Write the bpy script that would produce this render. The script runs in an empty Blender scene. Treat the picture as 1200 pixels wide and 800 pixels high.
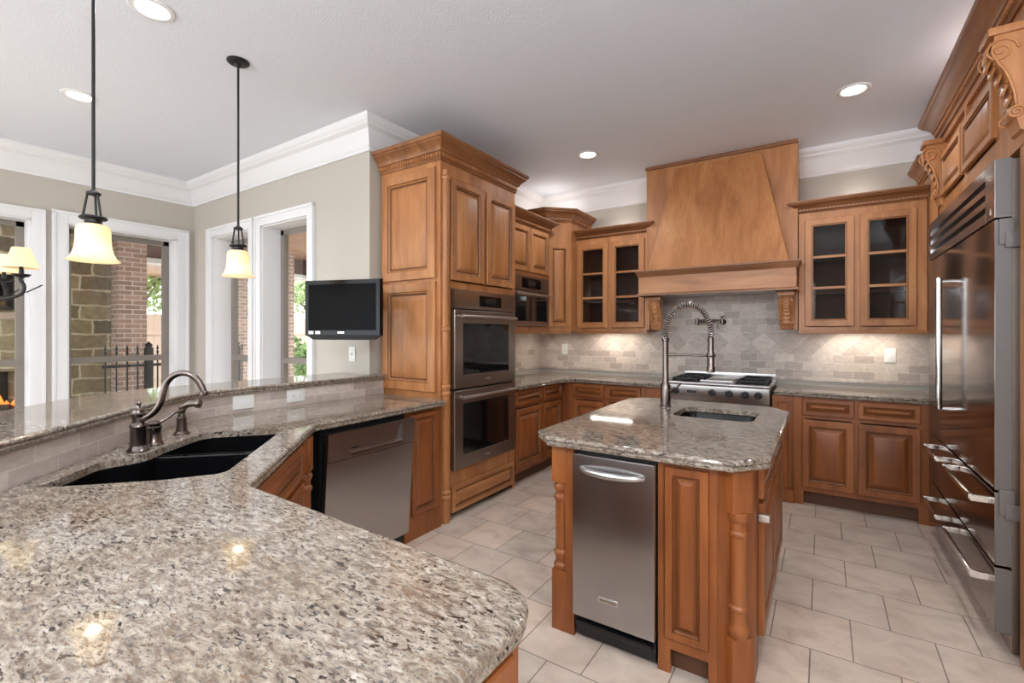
import bpy, bmesh, math, random
from mathutils import Vector
from mathutils.geometry import tessellate_polygon
random.seed(7)
PI = math.pi
scn = bpy.context.scene
C = scn.collection

# ------------------------------------------------------------------ camera, world, exposure, main light
cam_d = bpy.data.cameras.new('camera')
cam = bpy.data.objects.new('camera', cam_d)
C.objects.link(cam)
cam.location = (0, 0, 1.39)
cam.rotation_euler = (PI/2, 0, math.radians(33.5))
cam_d.sensor_width = 36.0
cam_d.lens = 36.0*550/1200
cam_d.shift_y = -10/1200
cam_d.clip_start = 0.02
scn.camera = cam

world = bpy.data.worlds.new('daylight')
scn.world = world
world.use_nodes = True
wn = world.node_tree.nodes
wbg = wn['Background']
wbg.inputs['Color'].default_value = (0.93, 0.97, 1.0, 1)
wbg.inputs['Strength'].default_value = 4.0

scn.view_settings.view_transform = 'Standard'
scn.view_settings.look = 'None'
scn.view_settings.gamma = 1.0
scn.view_settings.use_curve_mapping = False
scn.view_settings.exposure = 0.46
CAN_POWER = 27.0
UNDER_POWER = 1.3
PENDANT_POWER = .6
DINING_POWER = 4.0
FILL_POWER = 75.0  # energy of the added point lights outside the picture
UP_POWER = 3.0

H = 3.05          # ceiling
WX, WY = -2.96, 5.10   # oven wall plane, hood wall plane

# ------------------------------------------------------------------ materials
def lin(r, g, b):
    f = lambda v: (v/12.92 if v <= .04045 else ((v+.055)/1.055)**2.4)
    return (f(r/255), f(g/255), f(b/255), 1)

def new_mat(name):
    m = bpy.data.materials.new(name); m.use_nodes = True
    nt = m.node_tree
    return m, nt, nt.nodes['Principled BSDF']

def plain(name, col, rough=.5, metal=0, spec=.5, coat=0, emit=None, emit_s=0):
    m, nt, b = new_mat(name)
    b.inputs['Base Color'].default_value = col
    b.inputs['Roughness'].default_value = rough
    b.inputs['Metallic'].default_value = metal
    b.inputs['Specular IOR Level'].default_value = spec
    b.inputs['Coat Weight'].default_value = coat
    if emit:
        b.inputs['Emission Color'].default_value = emit
        b.inputs['Emission Strength'].default_value = emit_s
    return m

def nd(nt, kind, **kw):
    n = nt.nodes.new(kind)
    for k, v in kw.items():
        if k in ('operation', 'blend_type', 'data_type', 'offset', 'squash', 'offset_frequency', 'squash_frequency', 'feature', 'distance', 'noise_dimensions', 'wave_type', 'bands_direction', 'vector_type'):
            setattr(n, k, v)
        else:
            n.inputs[k].default_value = v
    return n

def coords(nt, scale=(1, 1, 1), loc=(0, 0, 0), rot=(0, 0, 0), kind='Object', rnd=False):
    tc = nt.nodes.new('ShaderNodeTexCoord')
    mp = nt.nodes.new('ShaderNodeMapping')
    mp.inputs['Scale'].default_value = scale
    mp.inputs['Location'].default_value = loc
    mp.inputs['Rotation'].default_value = rot
    out = tc.outputs[kind]
    if rnd:
        oi = nt.nodes.new('ShaderNodeObjectInfo')
        mul = nd(nt, 'ShaderNodeMath', operation='MULTIPLY'); mul.inputs[1].default_value = 9.0
        nt.links.new(oi.outputs['Random'], mul.inputs[0])
        add = nd(nt, 'ShaderNodeVectorMath', operation='ADD')
        nt.links.new(out, add.inputs[0]); nt.links.new(mul.outputs[0], add.inputs[1])
        out = add.outputs[0]
    nt.links.new(out, mp.inputs['Vector'])
    return mp.outputs['Vector']

def ramp(nt, src, stops):
    r = nt.nodes.new('ShaderNodeValToRGB')
    e = r.color_ramp.elements
    while len(e) < len(stops): e.new(.5)
    for i, (p, c) in enumerate(stops):
        e[i].position = p; e[i].color = c
    nt.links.new(src, r.inputs[0])
    return r.outputs['Color']

def mix(nt, fac, a, b, blend='MIX'):
    n = nt.nodes.new('ShaderNodeMix'); n.data_type = 'RGBA'; n.blend_type = blend
    for sock, v in ((n.inputs[0], fac), (n.inputs[6], a), (n.inputs[7], b)):
        if isinstance(v, bpy.types.NodeSocket): nt.links.new(v, sock)
        else: sock.default_value = v
    return n.outputs[2]

def noise(nt, vec, scale, detail=4, rough=.55, dist=0.0):
    n = nd(nt, 'ShaderNodeTexNoise', Scale=scale, Detail=detail, Roughness=rough, Distortion=dist)
    nt.links.new(vec, n.inputs['Vector'])
    return n.outputs['Fac']

def bump(nt, b, src, strength=.2, dist=.01):
    n = nd(nt, 'ShaderNodeBump', Strength=strength, Distance=dist)
    nt.links.new(src, n.inputs['Height'])
    nt.links.new(n.outputs['Normal'], b.inputs['Normal'])

def wood(name, dark, mid, light, horiz=False, rough=.42):
    m, nt, b = new_mat(name)
    sc = (1.2, 7, 7) if horiz else (7, 7, 1.2)
    v = coords(nt, sc, rnd=True)
    n1 = noise(nt, v, 1.0, 5, .55, .8)
    c = ramp(nt, n1, [(.28, dark), (.5, mid), (.74, light)])
    sc2 = (3, 60, 60) if horiz else (60, 60, 3)
    v2 = coords(nt, sc2, rnd=True)
    n2 = noise(nt, v2, 1.0, 3, .6)
    c2 = ramp(nt, n2, [(.3, (.68, .62, .57, 1)), (.6, (1, 1, 1, 1))])
    c = mix(nt, .45, c, c2, 'MULTIPLY')
    nt.links.new(c, b.inputs['Base Color'])
    b.inputs['Roughness'].default_value = rough
    b.inputs['Coat Weight'].default_value = .12
    b.inputs['Coat Roughness'].default_value = .3
    return m

M = {}
M['wood'] = wood('maple_stained', lin(150, 94, 52), lin(177, 117, 69), lin(196, 138, 87))
M['wood_h'] = wood('maple_stained_horizontal', lin(148, 92, 50), lin(175, 115, 67), lin(194, 136, 85), True)
M['base'] = wood('maple_dark_base', lin(114, 60, 25), lin(142, 79, 35), lin(164, 99, 49))  # darker, more saturated maple tone for base cabinets and island
M['base_h'] = wood('maple_dark_base_horizontal', lin(114, 60, 25), lin(142, 79, 35), lin(164, 99, 49), True)
M['glaze'] = wood('maple_glazed_moulding', lin(108, 66, 36), lin(138, 88, 50), lin(164, 112, 68), True)
M['glaze_line'] = plain('glaze_in_grooves', lin(116, 72, 42), .45)
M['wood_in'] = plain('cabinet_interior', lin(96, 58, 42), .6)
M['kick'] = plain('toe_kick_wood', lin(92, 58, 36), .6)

def granite():
    m, nt, b = new_mat('granite_speckled')
    v = coords(nt, (1, 1, 1))
    vd = coords(nt, (.75, 1.8, 1.3), rot=(0, 0, .35))
    base = ramp(nt, noise(nt, vd, 36, 7, .74, .6), [(.30, lin(74, 65, 60)), (.42, lin(120, 106, 94)), (.54, lin(156, 144, 130)), (.70, lin(192, 183, 171))])
    cloud = ramp(nt, noise(nt, v, 4.5, 4, .6, .5), [(.32, (.80, .75, .70, 1)), (.66, (1.06, 1.07, 1.09, 1))])
    c = mix(nt, 1.0, base, cloud, 'MULTIPLY')
    brown = ramp(nt, noise(nt, vd, 58, 5, .68, .5), [(.55, (0, 0, 0, 1)), (.61, (1, 1, 1, 1))])
    c = mix(nt, brown, c, lin(116, 93, 74))
    grey = ramp(nt, noise(nt, vd, 90, 4, .62, .4), [(.57, (0, 0, 0, 1)), (.63, (1, 1, 1, 1))])
    c = mix(nt, grey, c, lin(84, 79, 78))
    dark = ramp(nt, noise(nt, vd, 58, 3, .68, .5), [(.565, (0, 0, 0, 1)), (.60, (1, 1, 1, 1))])
    clump = ramp(nt, noise(nt, v, 9, 3, .5), [(.44, (0, 0, 0, 1)), (.58, (1, 1, 1, 1))])
    dk = mix(nt, 1.0, dark, clump, 'MULTIPLY')
    c = mix(nt, dk, c, lin(38, 30, 27))
    nt.links.new(c, b.inputs['Base Color'])
    b.inputs['Roughness'].default_value = .05
    b.inputs['Specular IOR Level'].default_value = .6
    return m
M['granite'] = granite()

def steel(name, col, rough, aniso=.5):
    m, nt, b = new_mat(name)
    b.inputs['Roughness'].default_value = rough
    b.inputs['Base Color'].default_value = col
    b.inputs['Metallic'].default_value = 1
    b.inputs['Anisotropic'].default_value = aniso
    return m
M['steel'] = steel('brushed_steel', lin(176, 173, 172), .27)
M['steel_mirror'] = steel('polished_steel_door', lin(146, 136, 131), .15)
M['steel_dark'] = steel('brushed_steel_oven', lin(158, 146, 136), .3)
M['trim_grey'] = plain('grey_steel_trim', lin(92, 86, 83), .5, .0)
M['chrome'] = plain('chrome', lin(215, 213, 212), .12, 1)
M['nickel'] = plain('brushed_nickel_bronze', lin(116, 105, 100), .27, 1)
M['bar_metal'] = plain('satin_bar_metal', lin(205, 202, 200), .3, 1)
M['black'] = plain('black_plastic', lin(18, 18, 19), .35)
M['black_gloss'] = plain('black_gloss', lin(9, 9, 10), .2, spec=.22)
M['black_sink'] = plain('black_sink_composite', lin(10, 10, 11), .16, spec=.6)
M['iron'] = plain('dark_iron', lin(44, 42, 42), .45, .6)
M['cast'] = plain('cast_iron', lin(24, 24, 25), .55)
M['rubber'] = plain('dark_void', lin(10, 9, 9), .7)
M['white'] = plain('white_paint', lin(226, 225, 226), .4)
M['plate'] = plain('white_plastic', lin(225, 224, 218), .35)
M['grey_frame'] = plain('window_frame_taupe', lin(128, 120, 112), .45)

def wall_mat(name, col, sc=120, st=.12):
    m, nt, b = new_mat(name)
    b.inputs['Base Color'].default_value = col
    b.inputs['Roughness'].default_value = .7
    b.inputs['Specular IOR Level'].default_value = .25
    v = coords(nt)
    bump(nt, b, noise(nt, v, sc, 3, .6), st, .004)
    return m
M['wall'] = wall_mat('wall_taupe', lin(186, 179, 169))
M['ceiling'] = wall_mat('ceiling_textured', lin(226, 231, 239), 95, .5)

def floor_mat():
    m, nt, b = new_mat('floor_travertine_tile')
    W, R = .31, .352
    # rows at Y = 2.80 + k R
    v = coords(nt, (1, 1, 1), (-.109+.31*10, -2.80+R*20, 0))
    br = nd(nt, 'ShaderNodeTexBrick', offset=.5, offset_frequency=2, squash=1.0, **{'Scale': 1.0, 'Mortar Size': .003, 'Mortar Smooth': .2, 'Bias': 0.0, 'Brick Width': W, 'Row Height': R})
    nt.links.new(v, br.inputs['Vector'])
    br.inputs['Color1'].default_value = lin(212, 190, 172)
    br.inputs['Color2'].default_value = lin(200, 184, 170)
    br.inputs['Mortar'].default_value = lin(128, 112, 102)
    v2 = coords(nt, (1, 1.4, 1))
    n = ramp(nt, noise(nt, v2, 5, 6, .62, .6), [(.28, (.76, .72, .69, 1)), (.5, (.97, .96, .95, 1)), (.68, (1.08, 1.08, 1.07, 1))])
    c = mix(nt, 1.0, br.outputs['Color'], n, 'MULTIPLY')
    nt.links.new(c, b.inputs['Base Color'])
    b.inputs['Roughness'].default_value = .36
    bump(nt, b, br.outputs['Fac'], -.25, .003)
    return m
M['floor'] = floor_mat()

def tile_mat(name, z1=None, z2=None, bw=.15, rh=.0688, zoff=.915, light=0):
    """travertine bricks from UV metres (u along the wall, v = height); a band of diamonds between z1 and z2"""
    m, nt, b = new_mat(name)
    k = light
    def bricks(vec, w, h, off):
        br = nd(nt, 'ShaderNodeTexBrick', offset=off, offset_frequency=2, squash=1.0, **{'Scale': 1.0, 'Mortar Size': .0016, 'Mortar Smooth': .1, 'Bias': 0.0, 'Brick Width': w, 'Row Height': h})
        nt.links.new(vec, br.inputs['Vector'])
        br.inputs['Color1'].default_value = lin(208+k, 196+k, 186+k)
        br.inputs['Color2'].default_value = lin(170+k, 156+k, 147+k)
        br.inputs['Mortar'].default_value = lin(212+k, 205+k, 198+k)
        return br
    v = coords(nt, (1, 1, 1), (10, -zoff+rh*20, 0), kind='UV')
    br = bricks(v, bw, rh, .5)
    col, fac = br.outputs['Color'], br.outputs['Fac']
    if z1 is not None:
        s = (z2-z1)/math.sqrt(2)
        tc = nt.nodes.new('ShaderNodeTexCoord')
        m1 = nt.nodes.new('ShaderNodeMapping'); m1.inputs['Location'].default_value = (0, -z1, 0)
        nt.links.new(tc.outputs['UV'], m1.inputs['Vector'])
        m2 = nt.nodes.new('ShaderNodeMapping'); m2.inputs['Rotation'].default_value = (0, 0, PI/4); m2.inputs['Location'].default_value = (s*40, s*40, 0)
        nt.links.new(m1.outputs['Vector'], m2.inputs['Vector'])
        bd = bricks(m2.outputs['Vector'], s, s, 0)
        sep = nt.nodes.new('ShaderNodeSeparateXYZ'); nt.links.new(tc.outputs['UV'], sep.inputs[0])
        a = nd(nt, 'ShaderNodeMath', operation='GREATER_THAN'); a.inputs[1].default_value = z1; nt.links.new(sep.outputs['Y'], a.inputs[0])
        c_ = nd(nt, 'ShaderNodeMath', operation='LESS_THAN'); c_.inputs[1].default_value = z2; nt.links.new(sep.outputs['Y'], c_.inputs[0])
        mu = nd(nt, 'ShaderNodeMath', operation='MULTIPLY'); nt.links.new(a.outputs[0], mu.inputs[0]); nt.links.new(c_.outputs[0], mu.inputs[1])
        col = mix(nt, mu.outputs[0], col, bd.outputs['Color'])
        fac = mix(nt, mu.outputs[0], fac, bd.outputs['Fac'])
    n = ramp(nt, noise(nt, coords(nt, (1, 1.6, 1), kind='UV'), 22, 5, .65, .4), [(.3, (.84, .82, .80, 1)), (.62, (1.05, 1.04, 1.03, 1))])
    col = mix(nt, 1.0, col, n, 'MULTIPLY')
    nt.links.new(col, b.inputs['Base Color'])
    b.inputs['Roughness'].default_value = .45
    bump(nt, b, fac, -.2, .003)
    return m
M['tile'] = tile_mat('travertine_backsplash', 1.19, 1.39)
M['tile_bar'] = tile_mat('travertine_bar_splash', bw=.21, rh=.06, zoff=.905)

def stone_mat():
    m, nt, b = new_mat('ashlar_stone')
    tc = coords(nt, (1, 1, 1), kind='UV')
    nz = nd(nt, 'ShaderNodeTexNoise', Scale=5.0, Detail=2.0); nt.links.new(tc, nz.inputs['Vector'])
    ad = nd(nt, 'ShaderNodeVectorMath', operation='MULTIPLY_ADD'); ad.inputs[1].default_value = (.06, .06, 0)
    nt.links.new(nz.outputs['Color'], ad.inputs[0]); nt.links.new(tc, ad.inputs[2])
    br = nd(nt, 'ShaderNodeTexBrick', offset=.37, offset_frequency=2, squash=1.7, squash_frequency=3, **{'Scale': 1.0, 'Mortar Size': .014, 'Mortar Smooth': .3, 'Bias': 0.0, 'Brick Width': .36, 'Row Height': .2})
    nt.links.new(ad.outputs[0], br.inputs['Vector'])
    br.inputs['Color1'].default_value = lin(172, 156, 126); br.inputs['Color2'].default_value = lin(112, 100, 84)
    br.inputs['Mortar'].default_value = lin(204, 194, 172)
    n = ramp(nt, noise(nt, tc, 14, 5, .6), [(.3, (.75, .72, .68, 1)), (.65, (1.1, 1.08, 1.02, 1))])
    nt.links.new(mix(nt, 1, br.outputs['Color'], n, 'MULTIPLY'), b.inputs['Base Color'])
    b.inputs['Roughness'].default_value = .85
    bump(nt, b, br.outputs['Fac'], -.6, .02)
    return m
M['stone'] = stone_mat()

def brick_mat():
    m, nt, b = new_mat('red_brick')
    tc = coords(nt, (1, 1, 1), kind='UV')
    br = nd(nt, 'ShaderNodeTexBrick', offset=.5, offset_frequency=2, **{'Scale': 1.0, 'Mortar Size': .007, 'Mortar Smooth': .2, 'Bias': 0.0, 'Brick Width': .19, 'Row Height': .066})
    nt.links.new(tc, br.inputs['Vector'])
    br.inputs['Color1'].default_value = lin(176, 142, 126); br.inputs['Color2'].default_value = lin(142, 112, 98)
    br.inputs['Mortar'].default_value = lin(202, 190, 180)
    nt.links.new(br.outputs['Color'], b.inputs['Base Color'])
    b.inputs['Roughness'].default_value = .85
    return m
M['brick'] = brick_mat()

def glass_mat(name, tint=(1, 1, 1, 1), refl=.03, gloss=1.0):
    m, nt, b = new_mat(name)
    out = nt.nodes['Material Output']
    tr = nt.nodes.new('ShaderNodeBsdfTransparent'); tr.inputs['Color'].default_value = tint
    gl = nt.nodes.new('ShaderNodeBsdfGlossy'); gl.inputs['Roughness'].default_value = .02; gl.inputs['Color'].default_value = (gloss, gloss, gloss, 1)
    lw = nd(nt, 'ShaderNodeLayerWeight', Blend=.5)
    pw = nd(nt, 'ShaderNodeMath', operation='POWER'); pw.inputs[1].default_value = 4.0
    nt.links.new(lw.outputs['Facing'], pw.inputs[0])
    fr = nd(nt, 'ShaderNodeMath', operation='MULTIPLY_ADD'); fr.inputs[1].default_value = .55; fr.inputs[2].default_value = refl
    nt.links.new(pw.outputs[0], fr.inputs[0])
    ms = nt.nodes.new('ShaderNodeMixShader')
    nt.links.new(fr.outputs[0], ms.inputs[0]); nt.links.new(tr.outputs[0], ms.inputs[1]); nt.links.new(gl.outputs[0], ms.inputs[2])
    nt.links.new(ms.outputs[0], out.inputs['Surface'])
    return m
M['glass'] = glass_mat('window_glass', (.96, .98, .97, 1))
M['cab_glass'] = glass_mat('cabinet_glass', (1, 1, 1, 1), .25, .05)
M['oven_glass'] = plain('oven_glass', lin(14, 13, 13), .05, spec=.7)
M['shade'] = plain('frosted_shade', lin(222, 208, 178), .4, emit=lin(255, 222, 160), emit_s=.16)
def shade_mat():
    m, nt, b = new_mat('frosted_alabaster_shade')
    b.inputs['Base Color'].default_value = lin(240, 230, 206); b.inputs['Roughness'].default_value = .35
    b.inputs['Emission Color'].default_value = lin(255, 222, 160); b.inputs['Emission Strength'].default_value = .06
    tr = nt.nodes.new('ShaderNodeBsdfTranslucent'); tr.inputs['Color'].default_value = lin(255, 240, 214)
    ms = nt.nodes.new('ShaderNodeMixShader'); ms.inputs[0].default_value = .5
    nt.links.new(b.outputs[0], ms.inputs[1]); nt.links.new(tr.outputs[0], ms.inputs[2])
    nt.links.new(ms.outputs[0], nt.nodes['Material Output'].inputs['Surface'])
    return m
M['shade'] = shade_mat()
M['bulb'] = plain('lit_bulb', lin(255, 250, 235), .3, emit=lin(255, 238, 200), emit_s=3)
M['fabric_shade'] = plain('fabric_lamp_shade', lin(216, 198, 160), .8, emit=lin(255, 222, 155), emit_s=.25)
M['lens'] = plain('lit_lens', lin(255, 255, 255), .4, emit=(1, .98, .94, 1), emit_s=9)
M['strip'] = plain('lit_strip_lens', lin(255, 255, 255), .4, emit=(1, .95, .86, 1), emit_s=6)
M['flame'] = plain('flame', lin(255, 170, 90), .6, emit=lin(255, 130, 50), emit_s=1.2)
M['leaf'] = plain('leaf_green', lin(120, 150, 84), .7)
M['leaf2'] = plain('leaf_pale_green', lin(158, 178, 120), .7)
M['bark'] = plain('bark', lin(92, 78, 66), .85)
M['fence'] = plain('cedar_fence', lin(196, 172, 156), .8)
M['soffit'] = wood('soffit_planks', lin(150, 106, 80), lin(172, 128, 98), lin(190, 146, 116), True, .6)
M['beam'] = plain('brown_beam', lin(104, 74, 58), .6)
M['paving'] = wall_mat('patio_paving', lin(176, 166, 152), 10, .2)
M['screen'] = plain('dark_screen', lin(4, 4, 5), .3, spec=.06)
M['led'] = plain('oven_display', lin(22, 24, 26), .1)

# ------------------------------------------------------------------ mesh builder
class MB:
    def __init__(self): self.bm = bmesh.new(); self.uvl = None
    def face(self, co):
        vs = [self.bm.verts.new(c) for c in co]
        return self.bm.faces.new(vs)
    def box(self, x0, x1, y0, y1, z0, z1, bev=0.0):
        if x0 > x1: x0, x1 = x1, x0
        if y0 > y1: y0, y1 = y1, y0
        if z0 > z1: z0, z1 = z1, z0
        r = bmesh.ops.create_cube(self.bm, size=1.0)
        for v in r['verts']:
            v.co = Vector((x0+(v.co.x+.5)*(x1-x0), y0+(v.co.y+.5)*(y1-y0), z0+(v.co.z+.5)*(z1-z0)))
        if bev > 0:
            es = list({e for v in r['verts'] for e in v.link_edges})
            bmesh.ops.bevel(self.bm, geom=es, offset=bev, segments=2, affect='EDGES', profile=.7)
        return self
    def obox(self, p, q, w, t, up=(0, 0, 1)):
        """a bar from p to q, w wide (sideways), t thick (along up)"""
        p, q = Vector(p), Vector(q); d = (q-p).normalized(); up = Vector(up)
        s = d.cross(up)
        if s.length < 1e-4: s = d.cross(Vector((1, 0, 0)))
        s.normalize(); u = s.cross(d).normalized()
        ring = lambda c: [c+s*w/2+u*t/2, c-s*w/2+u*t/2, c-s*w/2-u*t/2, c+s*w/2-u*t/2]
        a = [self.bm.verts.new(c) for c in ring(p)]; b = [self.bm.verts.new(c) for c in ring(q)]
        self.bm.faces.new(a); self.bm.faces.new(b[::-1])
        for i in range(4): self.bm.faces.new((a[i], a[(i+1) % 4], b[(i+1) % 4], b[i]))
        return self
    def loft(self, loops, cap0=True, cap1=True, closed=True, smooth=True):
        rows = [[self.bm.verts.new(c) for c in L] for L in loops]
        n = len(rows[0])
        for a, b in zip(rows, rows[1:]):
            for i in range(n if closed else n-1):
                j = (i+1) % n
                self.bm.faces.new((a[i], a[j], b[j], b[i])).smooth = smooth
        if cap0: self.bm.faces.new(rows[0][::-1])
        if cap1: self.bm.faces.new(rows[-1])
        return self
    def prism(self, poly, a, b, axis='z'):
        f = {'z': lambda p, t: (p[0], p[1], t), 'x': lambda p, t: (t, p[0], p[1]), 'y': lambda p, t: (p[0], t, p[1])}[axis]
        return self.loft([[f(p, a) for p in poly], [f(p, b) for p in poly]])
    def tube(self, pts, r, n=12, caps=True):
        n = max(n, 14) if len(pts) < 60 else n
        pts = [Vector(p) for p in pts]
        rs = r if isinstance(r, (list, tuple)) else [r]*len(pts)
        loops = []; prev = None
        for i, p in enumerate(pts):
            d = (pts[min(i+1, len(pts)-1)]-pts[max(i-1, 0)]).normalized()
            if prev is None:
                s = d.orthogonal().normalized()
            else:
                s = (prev-d*prev.dot(d))
                s = s.normalized() if s.length > 1e-6 else d.orthogonal().normalized()
            prev = s; u = d.cross(s)
            loops.append([p+(s*math.cos(2*PI*k/n)+u*math.sin(2*PI*k/n))*rs[i] for k in range(n)])
        return self.loft(loops, caps, caps)
    def lathe(self, prof, c=(0, 0, 0), n=24, axis=(0, 0, 1), a0=0, a1=2*PI, caps=True):
        n = max(n, 14)
        c = Vector(c); ax = Vector(axis).normalized(); s = ax.orthogonal().normalized(); u = ax.cross(s)
        full = abs(a1-a0-2*PI) < 1e-6
        k = n if full else n+1
        loops = [[c+ax*z+(s*math.cos(a0+(a1-a0)*i/n)+u*math.sin(a0+(a1-a0)*i/n))*max(r, 1e-4) for i in range(k)] for r, z in prof]
        return self.loft(loops, caps, caps)
    def torus(self, c, R, r, n=24, m=8, axis=(0, 0, 1)):
        c = Vector(c); ax = Vector(axis).normalized(); s = ax.orthogonal().normalized(); u = ax.cross(s)
        rows = []
        for i in range(n):
            a = 2*PI*i/n; d = s*math.cos(a)+u*math.sin(a)
            rows.append([self.bm.verts.new(c+d*(R+r*math.cos(2*PI*j/m))+ax*r*math.sin(2*PI*j/m)) for j in range(m)])
        for i in range(n):
            for j in range(m):
                self.bm.faces.new((rows[i][j], rows[(i+1) % n][j], rows[(i+1) % n][(j+1) % m], rows[i][(j+1) % m])).smooth = True
        return self
    def rings(self, o, u, v, nrm, w, h, steps, fill=True, dark=()):
        """nested rectangles: steps = (inset, distance along nrm); a moulded panel"""
        o, u, v, nrm = Vector(o), Vector(u), Vector(v), Vector(nrm)
        loops = []
        for ins, d in steps:
            loops.append([o+u*a+v*b+nrm*d for a, b in ((ins, ins), (w-ins, ins), (w-ins, h-ins), (ins, h-ins))])
        f0 = len(self.bm.faces)
        self.loft(loops, False, fill, smooth=False)
        self.bm.faces.ensure_lookup_table()
        for k in dark:
            for f in self.bm.faces[f0+4*k:f0+4*k+4]: f.material_index = 1
        return self
    def sweep(self, prof, path, closed=False, z=0.0, caps=True):
        """profile (out, up) along a plan path; out = right-hand side of travel"""
        P = [Vector((p[0], p[1])) for p in path]; n = len(P); loops = []
        for i in range(n):
            if closed: a, b, c = P[i-1], P[i], P[(i+1) % n]
            else: a, b, c = P[max(i-1, 0)], P[i], P[min(i+1, n-1)]
            d1 = (b-a) if (b-a).length > 1e-9 else (c-b)
            d2 = (c-b) if (c-b).length > 1e-9 else (b-a)
            d1 = d1.normalized(); d2 = d2.normalized()
            n1 = Vector((d1.y, -d1.x)); n2 = Vector((d2.y, -d2.x))
            mt = n1+n2
            mt = mt/max(mt.dot(n1), .2) if mt.length > 1e-6 else n1
            loops.append([(b.x+mt.x*o, b.y+mt.y*o, z+h) for o, h in prof])
        if closed: loops.append(loops[0])
        return self.loft(loops, caps and not closed, caps and not closed)
    def strip(self, path, z0, z1, uoff=0.0):
        """vertical face along a plan path with UV in metres"""
        if self.uvl is None: self.uvl = self.bm.loops.layers.uv.new('UVMap')
        u = uoff
        for p, q in zip(path, path[1:]):
            L = (Vector(q)-Vector(p)).length
            f = self.face([(p[0], p[1], z0), (q[0], q[1], z0), (q[0], q[1], z1), (p[0], p[1], z1)])
            for lp, uv in zip(f.loops, ((u, z0), (u+L, z0), (u+L, z1), (u, z1))): lp[self.uvl].uv = uv
            u += L
        return self
    def boxuv(self, x0, x1, y0, y1, z0, z1):
        self.strip([(x0, y0), (x1, y0), (x1, y1), (x0, y1), (x0, y0)], z0, z1)
        for z in (z0, z1):
            f = self.face([(x0, y0, z), (x1, y0, z), (x1, y1, z), (x0, y1, z)])
            for lp in f.loops: lp[self.uvl].uv = (lp.vert.co.x, lp.vert.co.y)
        return self
    def build(self, name, mat, parent=None, normals=True, weld=False, mat2=None):
        if weld: bmesh.ops.remove_doubles(self.bm, verts=self.bm.verts, dist=1e-5)
        if normals: bmesh.ops.recalc_face_normals(self.bm, faces=self.bm.faces)
        me = bpy.data.meshes.new(name); self.bm.to_mesh(me); self.bm.free()
        me.polygons.foreach_set('use_smooth', [True]*len(me.polygons))
        me.set_sharp_from_angle(angle=math.radians(28))
        for e in me.edges:
            if e.use_seam: e.use_edge_sharp = True
        me.materials.append(M[mat] if isinstance(mat, str) else mat)
        if mat2: me.materials.append(M[mat2])
        o = bpy.data.objects.new(name, me); C.objects.link(o)
        if parent: o.parent = parent
        return o

def tag(o, label=None, cat=None, group=None, kind=None):
    if label: o['label'] = label
    if cat: o['category'] = cat
    if group: o['group'] = group
    if kind: o['kind'] = kind
    return o

def thing(name, label, cat, loc=(0, 0, 0), rotz=0.0, group=None):
    o = bpy.data.objects.new(name, None); C.objects.link(o)
    o.location = loc; o.rotation_euler = (0, 0, math.radians(rotz)); o.empty_display_size = .1
    return tag(o, label, cat, group)

def struct(o): return tag(o, kind='structure')

def copy_tree(o, parent=None):
    c = o.copy(); C.objects.link(c)
    if parent: c.parent = parent
    for ch in list(o.children): copy_tree(ch, c)
    return c

def fillet(poly, radii, seg=6):
    out = []; n = len(poly)
    for i, p in enumerate(poly):
        r = radii.get(i, 0) if isinstance(radii, dict) else radii
        b = Vector(p)
        if r <= 0: out.append((b.x, b.y)); continue
        a, c = Vector(poly[i-1]), Vector(poly[(i+1) % n])
        d1, d2 = (a-b).normalized(), (c-b).normalized()
        ang = math.acos(max(-1, min(1, d1.dot(d2))))
        t = r/math.tan(ang/2)
        p1, p2 = b+d1*t, b+d2*t
        ctr = b+(d1+d2).normalized()*(r/math.sin(ang/2))
        a1 = math.atan2(p1.y-ctr.y, p1.x-ctr.x); a2 = math.atan2(p2.y-ctr.y, p2.x-ctr.x)
        da = (a2-a1+PI) % (2*PI)-PI
        for k in range(seg+1):
            t_ = a1+da*k/seg
            out.append((ctr.x+r*math.cos(t_), ctr.y+r*math.sin(t_)))
    return out

def area(poly): return sum(a[0]*b[1]-b[0]*a[1] for a, b in zip(poly, poly[1:]+poly[:1]))/2
def inset(poly, d):
    """inset a simple polygon (either winding) by d"""
    sgn = 1 if area(poly) > 0 else -1
    n = len(poly); out = []
    for i in range(n):
        a, b, c = Vector(poly[i-1]), Vector(poly[i]), Vector(poly[(i+1) % n])
        d1, d2 = (b-a).normalized(), (c-b).normalized()
        n1 = Vector((-d1.y, d1.x))*sgn; n2 = Vector((-d2.y, d2.x))*sgn
        m = n1+n2; m = m/max(m.dot(n1), .3)
        out.append((b.x+m.x*d, b.y+m.y*d))
    return out

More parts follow.
